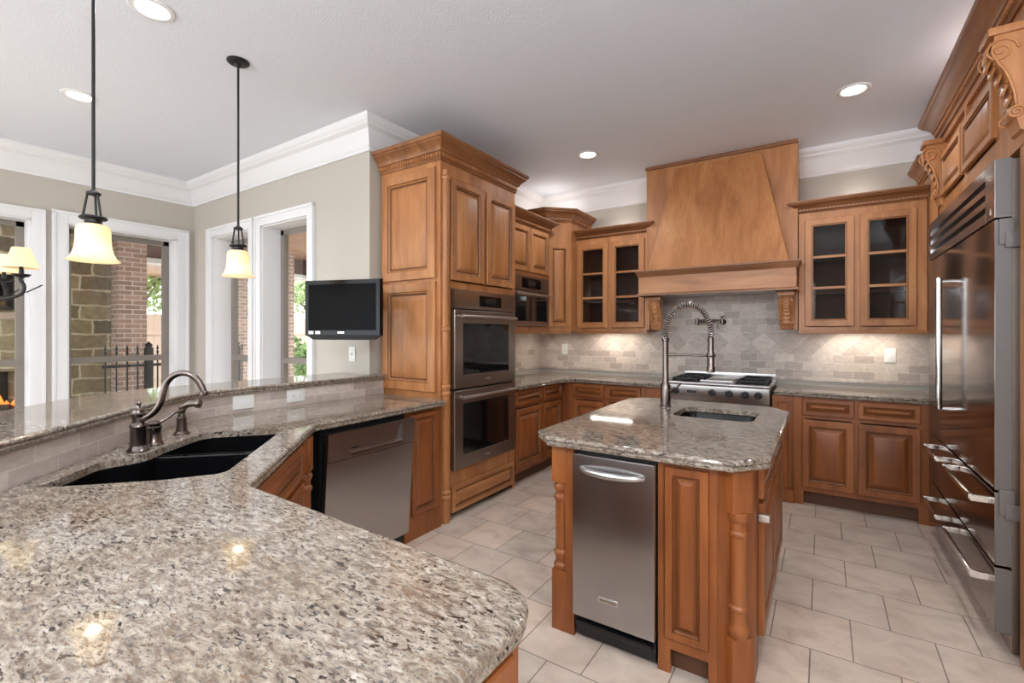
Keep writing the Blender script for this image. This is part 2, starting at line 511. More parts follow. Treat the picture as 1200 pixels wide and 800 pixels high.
def slab(name, poly, z0, z1, mat, holes=(), edge=True, parent=None):
    """stone top with a moulded (ogee) edge and cut-outs"""
    mb = MB(); bm = mb.bm
    t = z1-z0
    prof = [(.012, z0), (.006, z0+.1*t), (.003, z0+.34*t), (.008, z0+.5*t), (.002, z0+.58*t), (0, z0+.72*t), (.002, z0+.86*t), (.007, z0+.96*t), (.014, z1)] if edge else [(0, z0), (0, z1-.004), (.003, z1)]
    loops = [[(p[0], p[1], z) for p in inset(poly, d)] for d, z in prof]
    rows = [[bm.verts.new(c) for c in L] for L in loops]
    n = len(poly)
    for a, b in zip(rows, rows[1:]):
        for i in range(n): bm.faces.new((a[i], a[(i+1) % n], b[(i+1) % n], b[i])).smooth = True
    hr = []
    for hpoly in holes:
        lo = [bm.verts.new((p[0], p[1], z1-.027)) for p in hpoly]; hi = [bm.verts.new((p[0], p[1], z1)) for p in hpoly]
        k = len(hpoly)
        for i in range(k): bm.faces.new((lo[i], lo[(i+1) % k], hi[(i+1) % k], hi[i]))
        hr.append((lo, hi))
    for idx, ring in ((0, rows[0]), (1, rows[-1])):
        loops = [ring]+[h[idx] for h in hr]
        for L in loops:
            for i in range(len(L)):
                e = bm.edges.get((L[i], L[(i+1) % len(L)]))
                if e: e.seam = True
        flat = [v for L in loops for v in L]
        for tri in tessellate_polygon([[Vector((v.co.x, v.co.y, 0)) for v in L] for L in loops]):
            try: bm.faces.new([flat[i] for i in tri])
            except ValueError: pass
    return mb.build(name, mat, parent)

# ------------------------------------------------------------------ cabinet parts (local frame: x along the front, -y out, z up)
U, V, N = (1, 0, 0), (0, 0, 1), (0, -1, 0)
def panel_steps(k=1.0, t=.021):
    return ([(0, 0), (0, t*.8), (.004, t), (.05*k, t), (.0525*k, t*.62), (.058*k, t*.78), (.062*k, t*.62), (.066*k, .004)],
            [(.064*k, .003), (.070*k, .003), (.074*k, .006), (.100*k, t*.85), (.104*k, t*.92)])

WOOD = {'v': 'wood', 'h': 'wood_h'}
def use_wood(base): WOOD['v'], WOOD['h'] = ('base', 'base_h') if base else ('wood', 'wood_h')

def panel_door(parent, name, x0, x1, z0, z1, y=0.0, k=1.0, horiz=False, o=None, u=U, v=V, n=N):
    fr, pn = panel_steps(k)
    o_ = Vector((x0, y, z0)) if o is None else Vector(o)
    w, h = x1-x0, z1-z0
    wm = WOOD['h'] if horiz else WOOD['v']
    d = MB().rings(o_, u, v, n, w, h, fr, False, dark=(3, 6)).build(name, wm, parent, mat2='glaze_line')
    MB().rings(o_, u, v, n, w, h, pn, True, dark=(0, 1)).build('raised_panel', wm, d, mat2='glaze_line')
    return d

def drawer(parent, x0, x1, z0, z1, y=0.0): return panel_door(parent, 'drawer_front', x0, x1, z0, z1, y, .62, True)

def glass_door(parent, x0, x1, z0, z1, n_lights=3, fw=.062):
    """frame door with muntins and glass panes"""
    t = .021
    steps = [(0, 0), (0, t*.8), (.004, t), (fw-.012, t), (fw-.008, t*.7), (fw-.002, t*.75), (fw, t*.5), (fw, 0)]
    d = MB().rings((x0, 0, z0), U, V, N, x1-x0, z1-z0, steps, False, dark=(3, 6)).build('glazed_door', 'wood', parent, mat2='glaze_line')
    a0, a1, b0, b1 = x0+fw-.002, x1-fw+.002, z0+fw, z1-fw
    hh = (b1-b0)/n_lights
    for i in range(1, n_lights):
        MB().box(a0, a1, -.019, -.003, b0+hh*i-.011, b0+hh*i+.011, .003).build('muntin', 'wood_h', d)
    MB().box(a0, a1, -.008, -.004, b0, b1).build('glass_pane', 'cab_glass', d)
    return d

CROWN = [(0, 0), (.010, 0), (.013, .006), (.010, .014), (.014, .02), (.018, .022), (.018, .05), (.03, .055), (.033, .066), (.045, .085), (.066, .105), (.078, .112), (.078, .122), (.088, .128), (.092, .142), (.092, .15), (0, .15)]
def cabinet_crown(parent, path, z, s=1.0, so=None, name='crown_moulding', mat='glaze', dent=True):
    so = s if so is None else so
    mb = MB().sweep([(a*so, b*s) for a, b in CROWN], path, z=z)
    c = mb.build(name, mat, parent)
    if dent:
        for p, q in zip(path, path[1:]):
            db = MB()
            p, q = Vector((p[0], p[1])), Vector((q[0], q[1])); d = (q-p); L = d.length; d.normalize(); nr = Vector((d.y, -d.x))
            k = max(1, int(L/.026))
            for i in range(k):
                c0 = p+d*(L*(i+.5)/k)+nr*(.022*so)
                a, b = c0-d*.007, c0+d*.007
                db.obox((a.x, a.y, z+.036*s), (b.x, b.y, z+.036*s), .010, .024*s)
            db.build('dentil_row', 'wood_h', c)
    return c

def column(parent, x, y, z0, z1, r=.028, rings=(), name='turned_column', blocks=()):
    """turned column with ring beads at the given heights; square blocks (z0,z1)"""
    prof = [(r, z0), (r, z1)]
    mb = MB()
    zs = sorted(rings); cuts = []
    prof = [(r*.98, z0)]
    for z in zs:
        prof += [(r*.98, z-.022), (r*1.12, z-.018), (r*1.22, z-.008), (r*1.22, z+.002), (r*1.05, z+.008), (r*.9, z+.014), (r*.98, z+.022)]
    prof += [(r*.98, z1)]
    mb.lathe(prof, (x, y, 0), 20)
    for a, b in blocks: mb.box(x-r*1.12, x+r*1.12, y-r*1.12, y+r*1.12, a, b, .003)
    return mb.build(name, WOOD['v'], parent)

def carcass(parent, w, d, z0, z1, kick=.10, fr=.02, stiles=(), rails=(), back=True, kick_in=.06, shelf=(), top=True, inner=None, name='carcass'):
    """open box with a face frame: stiles (x0,x1[,z0,z1]) and rails (z0,z1[,x0,x1])"""
    mb = MB()
    mb.box(.0, .018, fr+.0005, d, z0+kick+.0005, z1); mb.box(w-.018, w, fr+.0005, d, z0+kick+.0005, z1)
    if back: mb.box(.018, w-.018, d-.012, d, z0+kick, z1)
    if top: mb.box(.018, w-.018, fr, d-.012, z1-.018, z1)
    mb.box(.018, w-.018, fr, d-.012, z0+kick, z0+kick+.018)
    for s in shelf: mb.box(.018, w-.018, fr+.02, d-.012, s, s+.018)
    for s in stiles: mb.box(s[0], s[1], 0, fr, *(s[2:] if len(s) > 2 else (z0+kick, z1)))
    for r in rails: mb.box(*(r[2:] if len(r) > 2 else (.0015, w-.0015)), .0015, fr-.0015, r[0]+.0007, r[1]-.0007)
    c = mb.build(name, inner or WOOD['v'], parent)
    if kick > 0:
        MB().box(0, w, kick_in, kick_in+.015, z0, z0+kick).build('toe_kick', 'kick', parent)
    return c

# ================================================================== SETTING
struct(MB().box(-5.95, 1.40, -4.0, WY, -.05, 0).build('floor', 'floor'))
struct(MB().box(-6.2, 1.55, -4.0, WY+.15, H, H+.1).build('ceiling', 'ceiling'))
struct(MB().box(WX-.25, 1.55, WY, WY+.15, 0, H).build('wall_back', 'wall'))
struct(MB().box(1.40, 1.55, -4.0, WY, 0, H).build('wall_right', 'wall'))
# oven wall (its outer end shows as the wall corner beside the tall cabinet)
struct(MB().box(WX-.25, WX, 2.70, WY, 0, H).build('wall_oven_side', 'wall'))
# window wall (two narrow windows) and left wall (two wide windows): solid strips around the openings
def wall_with_holes(name, mat, a0, a1, th0, th1, holes, axis):
    """wall along one axis; holes (a0,a1,z0,z1)"""
    mb = MB(); hs = sorted(holes); cur = a0
    def bx(p, q, z0, z1):
        if q-p < 1e-4: return
        if axis == 'x': mb.box(p, q, th0, th1, z0, z1)
        else: mb.box(th0, th1, p, q, z0, z1)
    for h in hs:
        bx(cur, h[0], 0, H); bx(h[0], h[1], 0, h[2]); bx(h[0], h[1], h[3], H); cur = h[1]
    bx(cur, a1, 0, H)
    return struct(mb.build(name, mat))
WIN_Z0, WIN_Z1 = .40, 2.42
HX = [(-5.50, -4.74, WIN_Z0, WIN_Z1), (-4.52, -3.76, WIN_Z0, WIN_Z1)]
wall_with_holes('wall_window_side', 'wall', -6.2, WX, 2.45, 2.70, HX, 'x')
HY = [(-.45, 1.135, WIN_Z0, WIN_Z1), (1.38, 2.28, WIN_Z0, WIN_Z1), (-2.6, -.75, WIN_Z0, WIN_Z1)]
wall_with_holes('wall_left', 'wall', -4.0, 2.45, -6.2, -5.95, HY, 'y')

wall_with_holes('wall_front', 'wall', -6.2, 1.55, -4.15, -4.0, [(-5.5, -2.4, .25, 2.6), (-1.95, -.15, .25, 2.6)], 'x')  # unseen wall, its wide openings added to let daylight in

# room crown
RC = [(0, -.235), (.014, -.235), (.014, -.215), (.022, -.205), (.03, -.195), (.04, -.15), (.07, -.09), (.10, -.07), (.104, -.055), (.112, -.05), (.125, -.03), (.13, -.012), (.13, 0), (0, 0)]
def crown(n, path): struct(MB().sweep(RC, path, z=H).build('trim_%d' % n, 'white'))
crown(1, [(-5.95, -4.0), (-5.95, 2.45), (WX, 2.45), (WX, WY), (1.40, WY), (1.40, -4.0)])

# windows: casing, deep white jamb, taupe frame, meeting rail, glass
def window(n, a0, a1, axis, th_in, th_out, cas=.10):
    """opening a0..a1; th_in inner wall plane, th_out glass plane"""
    inn = -1 if axis == 'x' else 1        # room side direction along the wall normal (window wall faces -Y, left wall +X)
    def bx(mb, p, q, d0, d1, z0, z1, bev=0):
        if axis == 'x': mb.box(p, q, d0, d1, z0, z1, bev)
        else: mb.box(d0, d1, p, q, z0, z1, bev)
    t = th_in + inn*.022
    root = MB()
    bx(root, a0-cas, a0, th_in, t, WIN_Z0, WIN_Z1+cas, .004); bx(root, a1, a1+cas, th_in, t, WIN_Z0, WIN_Z1+cas, .004)
    bx(root, a0, a1, th_in, t, WIN_Z1, WIN_Z1+cas, .004); bx(root, a0-cas-.02, a1+cas+.02, th_in, th_in+inn*.05, WIN_Z0-.04, WIN_Z0, .004)
    # back band around the outside of the casing
    t2 = th_in + inn*.034
    bx(root, a0-cas-.012, a0-cas+.012, th_in, t2, WIN_Z0, WIN_Z1+cas, .003); bx(root, a1+cas-.012, a1+cas+.012, th_in, t2, WIN_Z0, WIN_Z1+cas, .003)
    bx(root, a0-cas-.012, a1+cas+.012, th_in, t2, WIN_Z1+cas-.012, WIN_Z1+cas+.012, .003)
    r = struct(root.build('window_%d' % n, 'white'))
    jb = MB()
    for p, q in ((a0-.001, a0+.012), (a1-.012, a1+.001)): bx(jb, p, q, th_in, th_out, WIN_Z0, WIN_Z1)
    bx(jb, a0, a1, th_in, th_out, WIN_Z1-.012, WIN_Z1+.001); bx(jb, a0, a1, th_in, th_out, WIN_Z0-.001, WIN_Z0+.012)
    jb.build('window_jamb', 'white', r)
    fb = MB(); g0, g1 = th_out, th_out+inn*.05
    fw = .055
    for p, q in ((a0+.012, a0+.012+fw), (a1-.012-fw, a1-.012)): bx(fb, p, q, g0, g1, WIN_Z0+.012, WIN_Z1-.012, .003)
    bx(fb, a0+.012, a1-.012, g0, g1, WIN_Z1-.012-.05, WIN_Z1-.012, .003); bx(fb, a0+.012, a1-.012, g0, g1, WIN_Z0+.012, WIN_Z0+.08, .003)
    bx(fb, a0+.012+fw*.6, a1-.012-fw*.6, g0, g1+inn*.01, 1.09, 1.15, .004)
    fb.build('window_frame', 'grey_frame', r)
    gb = MB(); bx(gb, a0+.05, a1-.05, (g0+g1)/2-.002, (g0+g1)/2+.002, WIN_Z0+.05, WIN_Z1-.05)
    gb.build('window_glass', 'glass', r)
window(1, 1.38, 2.28, 'y', -5.95, -6.17)
window(2, -.45, 1.135, 'y', -5.95, -6.17, .08)
window(3, -5.50, -4.74, 'x', 2.45, 2.68, .085)
window(4, -4.52, -3.76, 'x', 2.45, 2.68, .085)
window(5, -2.6, -.75, 'y', -5.95, -6.17)

# backsplashes of travertine tile (thin slabs on the walls)
sp = MB(); sp.strip([(WX+.012, 3.56), (WX+.012, WY-.012), (1.39, WY-.012)], .955, 1.77)
struct(sp.build('trim_2', 'tile', normals=False))

# half wall that carries the raised bar
def open_fillet(pts, rad, seg=8):
    n = len(pts)
    return [tuple(pts[0])] + fillet(pts, rad, seg)[1:-1] + [tuple(pts[-1])] if n > 2 else pts
front = open_fillet([(-2.90, 2.445), (-2.90, 1.145), (-1.555, -.20)], {1: .55})
back = open_fillet([(-3.02, 2.445), (-3.02, 1.095), (-1.64, -.285)], {1: .60})
struct(MB().prism(front+back[::-1], 0, 1.028).build('wall_bar_half', 'wall'))
sf = open_fillet([(-2.892, 2.535), (-2.892, 1.148), (-1.549, -.195)], {1: .54})
struct(MB().strip(sf, .90, 1.03).build('trim_3', 'tile_bar', normals=False))

# ================================================================== THINGS: stone tops
TOP = .915
BAR = open_fillet([(-2.86, 2.535), (-2.86, 1.16), (-1.50, -.20)], {1: .5}) + open_fillet([(-1.85, -.55), (-3.30, .90), (-3.30, 2.435)], {1: .9}) + [(-2.962, 2.435), (-2.962, 2.535)]
o = slab('bar_top', BAR, 1.03, 1.067, 'granite')
tag(o, 'raised granite bar ledge curving above the sink backsplash', 'bar top')

# sink opening in the corner of the long counter
SINK = fillet([(-2.235, 1.325), (-1.690, .790), (-1.78, .64), (-2.01, .395), (-2.215, .60), (-2.20, .735), (-2.30, .84), (-2.46, 1.055)], {0: .03, 1: .05, 2: .06, 3: .03, 4: .09, 5: .1, 6: .1, 7: .08}, 5)
LONG = [(-2.893, 2.525), (-2.893, 1.148)] + fillet([(0, 5), (-2.893, 2.5), (-2.893, 1.148), (-1.555, -.19), (3, -4)], {2: .55}, 8)[3:-2] + [(-1.555, -.19), (-.412, -.19), (-.412, .55)]
LONG = [p for i, p in enumerate(LONG) if i == 0 or (Vector(p)-Vector(LONG[i-1])).length > .005]
LONG += fillet([(-.412, .3), (-.412, .748), (-1.0, .768)], {1: .11}, 8)[1:-1] + [(-1.50, .775), (-2.21, 1.485), (-2.235, 2.525)]
o = slab('kitchen_countertop', LONG, .872, TOP, 'granite', holes=[SINK])
tag(o, 'long speckled granite peninsula countertop with the black sink cut into its corner', 'countertop')

ISL = [(-1.06, 1.885), (-.275, 1.885), (-.163, 2.025), (-.163, 3.30), (-.27, 3.45), (-1.08, 3.45), (-1.19, 3.33), (-1.165, 1.99)]
ISINK = fillet([(-.735, 2.77), (-.31, 2.77), (-.31, 3.16), (-.735, 3.16)], .07, 5)
o = slab('island_countertop', ISL, .872, TOP, 'granite', holes=[ISINK])
tag(o, 'granite island top with clipped corners and a small prep sink', 'countertop')

LC = [(WX+.014, 3.545), (-2.25, 3.545), (-2.25, 4.30), (-2.16, 4.42), (-1.225, 4.42), (-1.225, WY-.014), (WX+.014, WY-.014)]
o = slab('wall_countertop', LC, .875, TOP, 'granite')
tag(o, 'granite countertop turning the back corner left of the range', 'countertop')
o = slab('wall_countertop', [(-.34, 4.445), (.70, 4.445), (.70, WY-.014), (-.34, WY-.014)], .875, TOP, 'granite')
tag(o, 'granite countertop between the range and the refrigerator', 'countertop')

# ================================================================== tall oven cabinet, ovens
t = thing('oven_cabinet', 'tall maple oven cabinet with dentil crown and panelled side', 'cabinet', (-2.31, 2.55, 0), 90)
mb = MB()
W_, D_ = .98, .63
mb.box(0, .018, .02, D_, 0, 2.66); mb.box(W_-.018, W_, .02, D_, 0, 2.66); mb.box(.018, W_-.018, D_-.012, D_, .1, 2.66)
mb.box(.018, W_-.018, .02, D_-.012, 2.63, 2.66)
mb.box(0, .112, 0, .02, 0, 2.66); mb.box(.948, W_, 0, .02, 0, 2.66)
for a, b in ((.10, .357), (1.725, 1.775), (2.50, 2.66)): mb.box(.112, .948, 0, .02, a, b)
mb.box(.518, .54, 0, .02, 1.775, 2.50)
for z in (1.735, 2.55): mb.box(.02, .96, .02, .6, z, z+.018)
mb.build('carcass', 'wood', t)
MB().box(.112, .948, .05, .065, 0, .10).build('toe_kick', 'kick', t)
panel_door(t, 'door', .100, .512, 1.785, 2.545); panel_door(t, 'door', .546, .962, 1.785, 2.545)
drawer(t, .112, .945, .05, .245, -.001)
for a, b in ((.955, 1.765), (1.79, 2.60)):
    panel_door(t, 'side_panel', 0, .56, a, b, o=(0, .60, a), u=(0, -1, 0), n=(-1, 0, 0), k=1.3)
column(t, .05, -.004, 0, 2.58, .032, (.19, .23, .95, 1.0, 1.42, 2.53))
cabinet_crown(t, [(0, D_), (0, 0), (W_, 0), (W_, D_)], 2.645, 1.06)

t = thing('wall_oven', 'stainless double wall oven stacked in the tall cabinet', 'oven', (-2.31, 2.55, 0), 90)
MB().box(.122, .938, .022, .52, .365, 1.715).build('oven_body', 'black', t)
def oven_door(z0, z1):
    d = MB()
    d.rings((.118, -.004, z0), U, V, N, .826, z1-z0, [(0, 0), (0, .026), (.004, .03), (.098, .03), (.102, .027)], False)
    o = d.build('oven_door', 'steel_dark', t)
    MB().box(.118+.1, .118+.726, -.032, -.006, z0+.1, z1-.10+.06).build('oven_window', 'oven_glass', o)
    hb = MB().tube([(.16, -.075, z1-.05), (.90, -.075, z1-.05)], .0125, 14)
    for x in (.20, .86): hb.tube([(x, -.03, z1-.05), (x, -.075, z1-.05)], .009, 10)
    hb.build('oven_handle', 'bar_metal', o)
    MB().box(.50, .56, -.036, -.033, z0+.045, z0+.057, .001).build('badge', 'chrome', o)
oven_door(.362, .955); oven_door(.968, 1.565)
cp = MB().box(.118, .944, -.034, .02, 1.575, 1.722, .003).build('control_panel', 'steel_dark', t)
MB().box(.42, .72, -.037, -.033, 1.60, 1.685, .001).build('display_panel', 'black_gloss', cp)
MB().box(.50, .64, -.0385, -.0365, 1.625, 1.668).build('display', 'led', cp)

# ================================================================== microwave column
t = thing('microwave_cabinet', 'maple wall cabinet with two small doors above the microwave', 'cabinet', (-2.40, 3.535, 0), 90)
mb = MB(); w, d = .79, .545
mb.box(0, .018, .02, d, 1.45, 2.45); mb.box(w-.018, w, .02, d, 1.45, 2.45); mb.box(.018, w-.018, d-.012, d, 1.45, 2.45)
mb.box(0, w, .0, d, 1.41, 1.45); mb.box(.018, w-.018, .02, d-.012, 2.43, 2.45)
mb.box(0, .045, 0, .02, 1.45, 2.45); mb.box(w-.045, w, 0, .02, 1.45, 2.45); mb.box(.045, w-.045, 0, .02, 1.945, 1.985); mb.box(.045, w-.045, 0, .02, 2.41, 2.45)
mb.box(.018, w-.018, .02, d-.012, 1.955, 1.973)
mb.build('carcass', 'wood', t)
MB().box(0, w, .002, .02, 1.384, 1.4095, .002).build('light_rail', 'wood_h', t)
panel_door(t, 'door', .022, .39, 1.985, 2.415, k=.85); panel_door(t, 'door', .40, .768, 1.985, 2.415, k=.85)
cabinet_crown(t, [(0.0, 0), (w-.01, 0), (w-.01, .06)], 2.435, .72, .95)
t = thing('built_in_microwave', 'stainless built-in microwave under the small cabinet doors', 'microwave', (-2.40, 3.535, 0), 90)
MB().box(.052, .738, .022, .48, 1.46, 1.935).build('oven_body', 'black', t)
mb = MB().rings((.046, -.002, 1.455), U, V, N, .698, .335, [(0, 0), (0, .022), (.003, .025), (.05, .025), (.052, .022)], False)
dd = mb.build('microwave_door', 'steel_dark', t)
MB().box(.094, .696, -.027, -.006, 1.505, 1.742).build('oven_window', 'oven_glass', dd)
hb = MB().tube([(.075, -.065, 1.765), (.715, -.065, 1.765)], .012, 12)
for x in (.11, .68): hb.tube([(x, -.025, 1.765), (x, -.065, 1.765)], .008, 10)
hb.build('door_handle', 'bar_metal', dd)
cp = MB().box(.046, .744, -.028, .02, 1.795, 1.942, .003).build('control_panel', 'steel_dark', t)
MB().box(.22, .57, -.031, -.027, 1.822, 1.918, .001).build('display_panel', 'black_gloss', cp)
MB().box(.33, .46, -.0325, -.0305, 1.85, 1.895).build('display', 'led', cp)
MB().box(.37, .42, -.030, -.027, 1.475, 1.485, .001).build('badge', 'chrome', dd)

# ================================================================== corner towers
def tower(label, pts, face, z1, dz):
    """pts: plan polygon (world); face = (i, j) indices of the diagonal face"""
    cx, cy = pts[face[0]]
    t = thing('corner_cabinet', label, 'cabinet', (cx, cy, 0))
    P = [(p[0]-cx, p[1]-cy) for p in pts]
    MB().prism(P, 1.41, z1).build('carcass', 'wood', t)
    a, b = Vector(P[face[0]]), Vector(P[face[1]])
    d = (b-a); L = d.length; d.normalize(); nr = Vector((d.y, -d.x))
    panel_door(t, 'door', 0, L-.05, 1.455, dz, o=(a.x+d.x*.025+nr.x*.001, a.y+d.y*.025+nr.y*.001, 1.455), u=(d.x, d.y, 0), n=(nr.x, nr.y, 0), k=.8)
    MB().obox((a.x-nr.x*.012, a.y-nr.y*.012, 1.397), (b.x-nr.x*.012, b.y-nr.y*.012, 1.397), .018, .025).build('light_rail', 'wood_h', t)
    cabinet_crown(t, P, z1-.015, .9)
    return t
tower('tall diagonal corner cabinet beside the microwave with its own high crown', [(-2.94, 4.40), (-2.475, 4.40), (-2.275, 4.60), (-2.275, 5.085)], (1, 2), 2.60, 2.34)
tower('tall diagonal corner cabinet behind the refrigerator with stepped crown', [(.672, 5.085), (.672, 4.64), (.832, 4.48), (1.39, 4.48)], (1, 2), 2.60, 2.34)

# ================================================================== glass-door wall cabinets
def glass_cab(label, X0, w, doors, crown_path):
    t = thing('glass_cabinet', label, 'cabinet', (X0, 4.74, 0), 0)
    d = .345; z0, z1 = 1.41, 2.43
    mb = MB()
    mb.box(0, .018, .02, d, z0+.03, z1); mb.box(w-.018, w, .02, d, z0+.03, z1); mb.box(0, w, 0, d, z0, z0+.03); mb.box(.018, w-.018, .02, d-.012, z1-.018, z1)
    x1, x2 = doors[0][0]+.03, doors[-1][1]-.03
    mb.box(0, x1, 0, .02, z0+.03, z1); mb.box(x2, w, 0, .02, z0+.03, z1)
    m0, m1 = doors[0][1]-.02, doors[1][0]+.02
    mb.box(m0, m1, 0, .02, z0+.03, z1); mb.box(x1, m0, 0, .02, 2.33, z1); mb.box(m1, x2, 0, .02, 2.33, z1)
    c = mb.build('carcass', 'wood', t)
    MB().box(0, w, .002, .02, 1.384, 1.4095, .002).build('light_rail', 'wood_h', t)
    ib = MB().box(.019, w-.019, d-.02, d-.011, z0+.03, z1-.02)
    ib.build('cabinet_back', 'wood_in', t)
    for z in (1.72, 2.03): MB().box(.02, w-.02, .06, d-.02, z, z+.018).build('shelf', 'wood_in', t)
    for a, b in doors: glass_door(t, a, b, 1.445, 2.352)
    cabinet_crown(t, crown_path(w, d), 2.415, .62, .9)
    return t
glass_cab('glass-door wall cabinet left of the range hood', -2.275, .785, [(.018, .372), (.398, .762)], lambda w, d: [(.0, 0), (w, 0), (w, .02)])
glass_cab('glass-door wall cabinet right of the range hood', -.172, .838, [(.044, .388), (.424, .776)], lambda w, d: [(0, .02), (0, 0), (w, 0)])

# ================================================================== range hood
t = thing('range_hood', 'large maple range hood with tapered chimney and carved corbels', 'range hood', (-1.485, 4.71, 0))
w = 1.306
mb = MB().box(0, w, .0, .37, 1.985, 3.045)
bp = mb.build('back_panel', 'wood', t)
for x in (0, w-.03): MB().box(x, x+.03, 0, .37, 1.42, 1.75).build('side_return', 'wood', t)
MB().loft([[(.085, -.235, 1.99), (w-.055, -.235, 1.99), (w-.055, 0.001, 1.99), (.085, 0.001, 1.99)], [(.29, -.03, 2.985), (w-.275, -.03, 2.985), (w-.275, .001, 2.985), (.29, .001, 2.985)]]).build('tapered_chimney', 'wood', t)
MB().box(-.004, w+.004, -.03, 0.01, 3.022, 3.047, .002).build('top_moulding', 'glaze', t)
mt = MB().box(.0, w, -.25, .36, 1.765, 1.93).build('mantel', 'wood_h', t)
MP = [(0, 1.925), (.006, 1.925), (.01, 1.94), (.02, 1.955), (.024, 1.97), (.034, 1.975), (.034, 1.988), (0, 1.988)]
MB().sweep(MP, [(0, .0), (0, -.25), (w, -.25), (w, 0)]).build('mantel_moulding', 'glaze', t)
MB().sweep([(0, 1.745), (.018, 1.745), (.018, 1.758), (.008, 1.768), (0, 1.768)], [(0, .0), (0, -.25), (w, -.25), (w, 0)]).build('mantel_moulding', 'glaze', t)
MB().box(.16, w-.16, -.2, .3, 1.755, 1.766).build('hood_insert', 'steel', t)

def corbel(parent, x0, x1, zb, zt, dep, yb=0.0, mat='wood'):
    """scrolled bracket: S profile in depth, scroll eyes on the sides, carved leaf on the front"""
    h = zt-zb; w = x1-x0
    prof = [(0, 0), (.14, .02), (.2, .08), (.24, .14), (.34, .16), (.36, .22), (.28, .27), (.33, .38), (.45, .5), (.62, .62), (.82, .70), (.96, .78), (1.0, .86), (.97, .91), (.9, .93)]
    pts = [(yb-p*dep, zb+q*h) for p, q in prof] + [(yb-.9*dep, zt), (yb, zt)]
    mb = MB().prism([(yb, zb)] + pts[1:], x0, x1, 'x')
    c = mb.build('corbel', mat, parent)
    MB().box(x0-.012, x1+.012, yb-dep*1.1, yb, zt-.002, zt+.03, .004).build('corbel_cap', mat, c)
    for xs in (x0-.003, x1+.003):
        sb = MB()
        for (py, pz, R) in ((.72, .83, .13), (.25, .19, .07)):
            # spiral
            cy, cz = yb-py*dep, zb+pz*h; R_ = R*h
            sp = [(xs, cy+R_*(1-k/26)*math.cos(k*.5), cz+R_*(1-k/26)*math.sin(k*.5)) for k in range(25)]
            sb.tube(sp, .0045, 6)
        rim = [(xs, yb-p*dep*.93, zb+q*h) for p, q in prof[6:12]]
        sb.tube(rim, .005, 6)
        sb.build('scroll', mat, c)
    lb = MB(); xm = (x0+x1)/2
    for k in range(6, 14):
        p, q = prof[k]; y, z = yb-p*dep, zb+q*h
        lb.lathe([(0.001, -.004), (w*.34, 0), (w*.26, .008), (.001, .014)], (xm, y+.002, z), 10, axis=(0, -1, .25))
        for s in (-1, 1): lb.lathe([(.001, 0), (w*.10, .003), (.001, .009)], (xm+s*w*.36, y, z+.012), 8, axis=(0, -1, .1))
    lb.build('carved_leaf', mat, c)
    return c
corbel(t, .055, .155, 1.42, 1.71, .105, -.0); corbel(t, w-.13, w-.03, 1.42, 1.71, .105, -.0)

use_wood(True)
# ================================================================== base cabinets along the walls
def base_unit(label, loc, rot, w, cols, feet=(0, 0), d=.60, fillL=0, fillR=0):
    t = thing('base_cabinet', label, 'cabinet', loc, rot)
    st = [(0, cols[0][0]+.02)]
    for a, b in zip(cols, cols[1:]): st.append((a[1]-.02, b[0]+.02))
    st.append((cols[-1][1]-.02, w))
    if feet[0]: st[0] = (0, st[0][1], .112, .87)
    if feet[1]: st[-1] = (st[-1][0], w, .112, .87)
    carcass(t, w, d, 0, .87, .11, stiles=st, rails=[(.11, .16), (.70, .725), (.855, .87)], top=False)
    for a, b in cols:
        drawer(t, a, b, .728, .862); panel_door(t, 'door', a, b, .15, .692, k=.95)
    if feet[0]: MB().box(0, feet[0], 0, .06, 0, .112, .002).build('foot', WOOD['v'], t)
    if feet[1]: MB().box(w-feet[1], w, 0, .06, 0, .112, .002).build('foot', WOOD['v'], t)
    return t
base_unit('maple base cabinet with drawer right beside the ovens', (-2.32, 3.535, 0), 90, .495, [(.012, .485)])
base_unit('maple base cabinet filling the corner next to the oven-side base unit', (-2.32, 4.035, 0), 90, .42, [(.015, .405)])
base_unit('maple base cabinet with two drawers left of the range', (-2.32, 4.47, 0), 0, 1.08, [(.14, .478), (.515, .855)])
base_unit('maple base cabinet with two drawers between range and refrigerator', (-.20, 4.48, 0), 0, .87, [(.061, .403), (.427, .793)], feet=(.07, .09))
t = thing('range_post', 'panelled maple end post on the right of the range', 'post', (-.352, 4.46, 0))
MB().box(0, .15, .02, .6, 0, .87).build('post_body', WOOD['v'], t)
MB().rings((.015, .02, .12), U, V, N, .12, .72, [(0, 0), (0, .012), (.022, .012), (.027, .004), (.03, .004)], True).build('raised_panel', WOOD['v'], t)
MB().box(-.002, .152, .0, .2, 0, .10, .003).build('foot', WOOD['v'], t)

# ================================================================== range top
t = thing('rangetop', 'stainless gas range with black burners and central griddle', 'range', (-1.20, 4.38, 0))
w = .835
MB().box(.0, w, .03, .70, .12, .80).build('oven_body', 'steel', t)
b_ = MB().box(.0, w, .0, .70, .80, .935, .006).build('front_panel', 'steel', t)
MB().tube([(0.001, .006, .94), (w-.001, .006, .94)], .017, 14).build('bull_nose', 'steel', b_)
MB().box(.0, w, .68, .70, .93, 1.0, .003).build('back_guard', 'steel', t)
MB().box(.03, w-.03, .012, .032, .16, .76, .004).build('oven_door', 'steel', t)
for x in (.085, .395, .53, .655, .755):
    k = MB().lathe([(.028, 0), (.030, .004), (.026, .012), (.024, .034), (.018, .038), (.001, .038)], (x, -.001, .868), 18, axis=(0, -1, 0)).build('knob', 'black', t)
    MB().lathe([(.031, 0), (.031, .005), (.026, .006)], (x, .0, .868), 20, axis=(0, -1, 0)).build('bezel', 'black', k)
MB().box(.185, .265, -.006, .0, .857, .882, .002).build('badge', 'black', t)
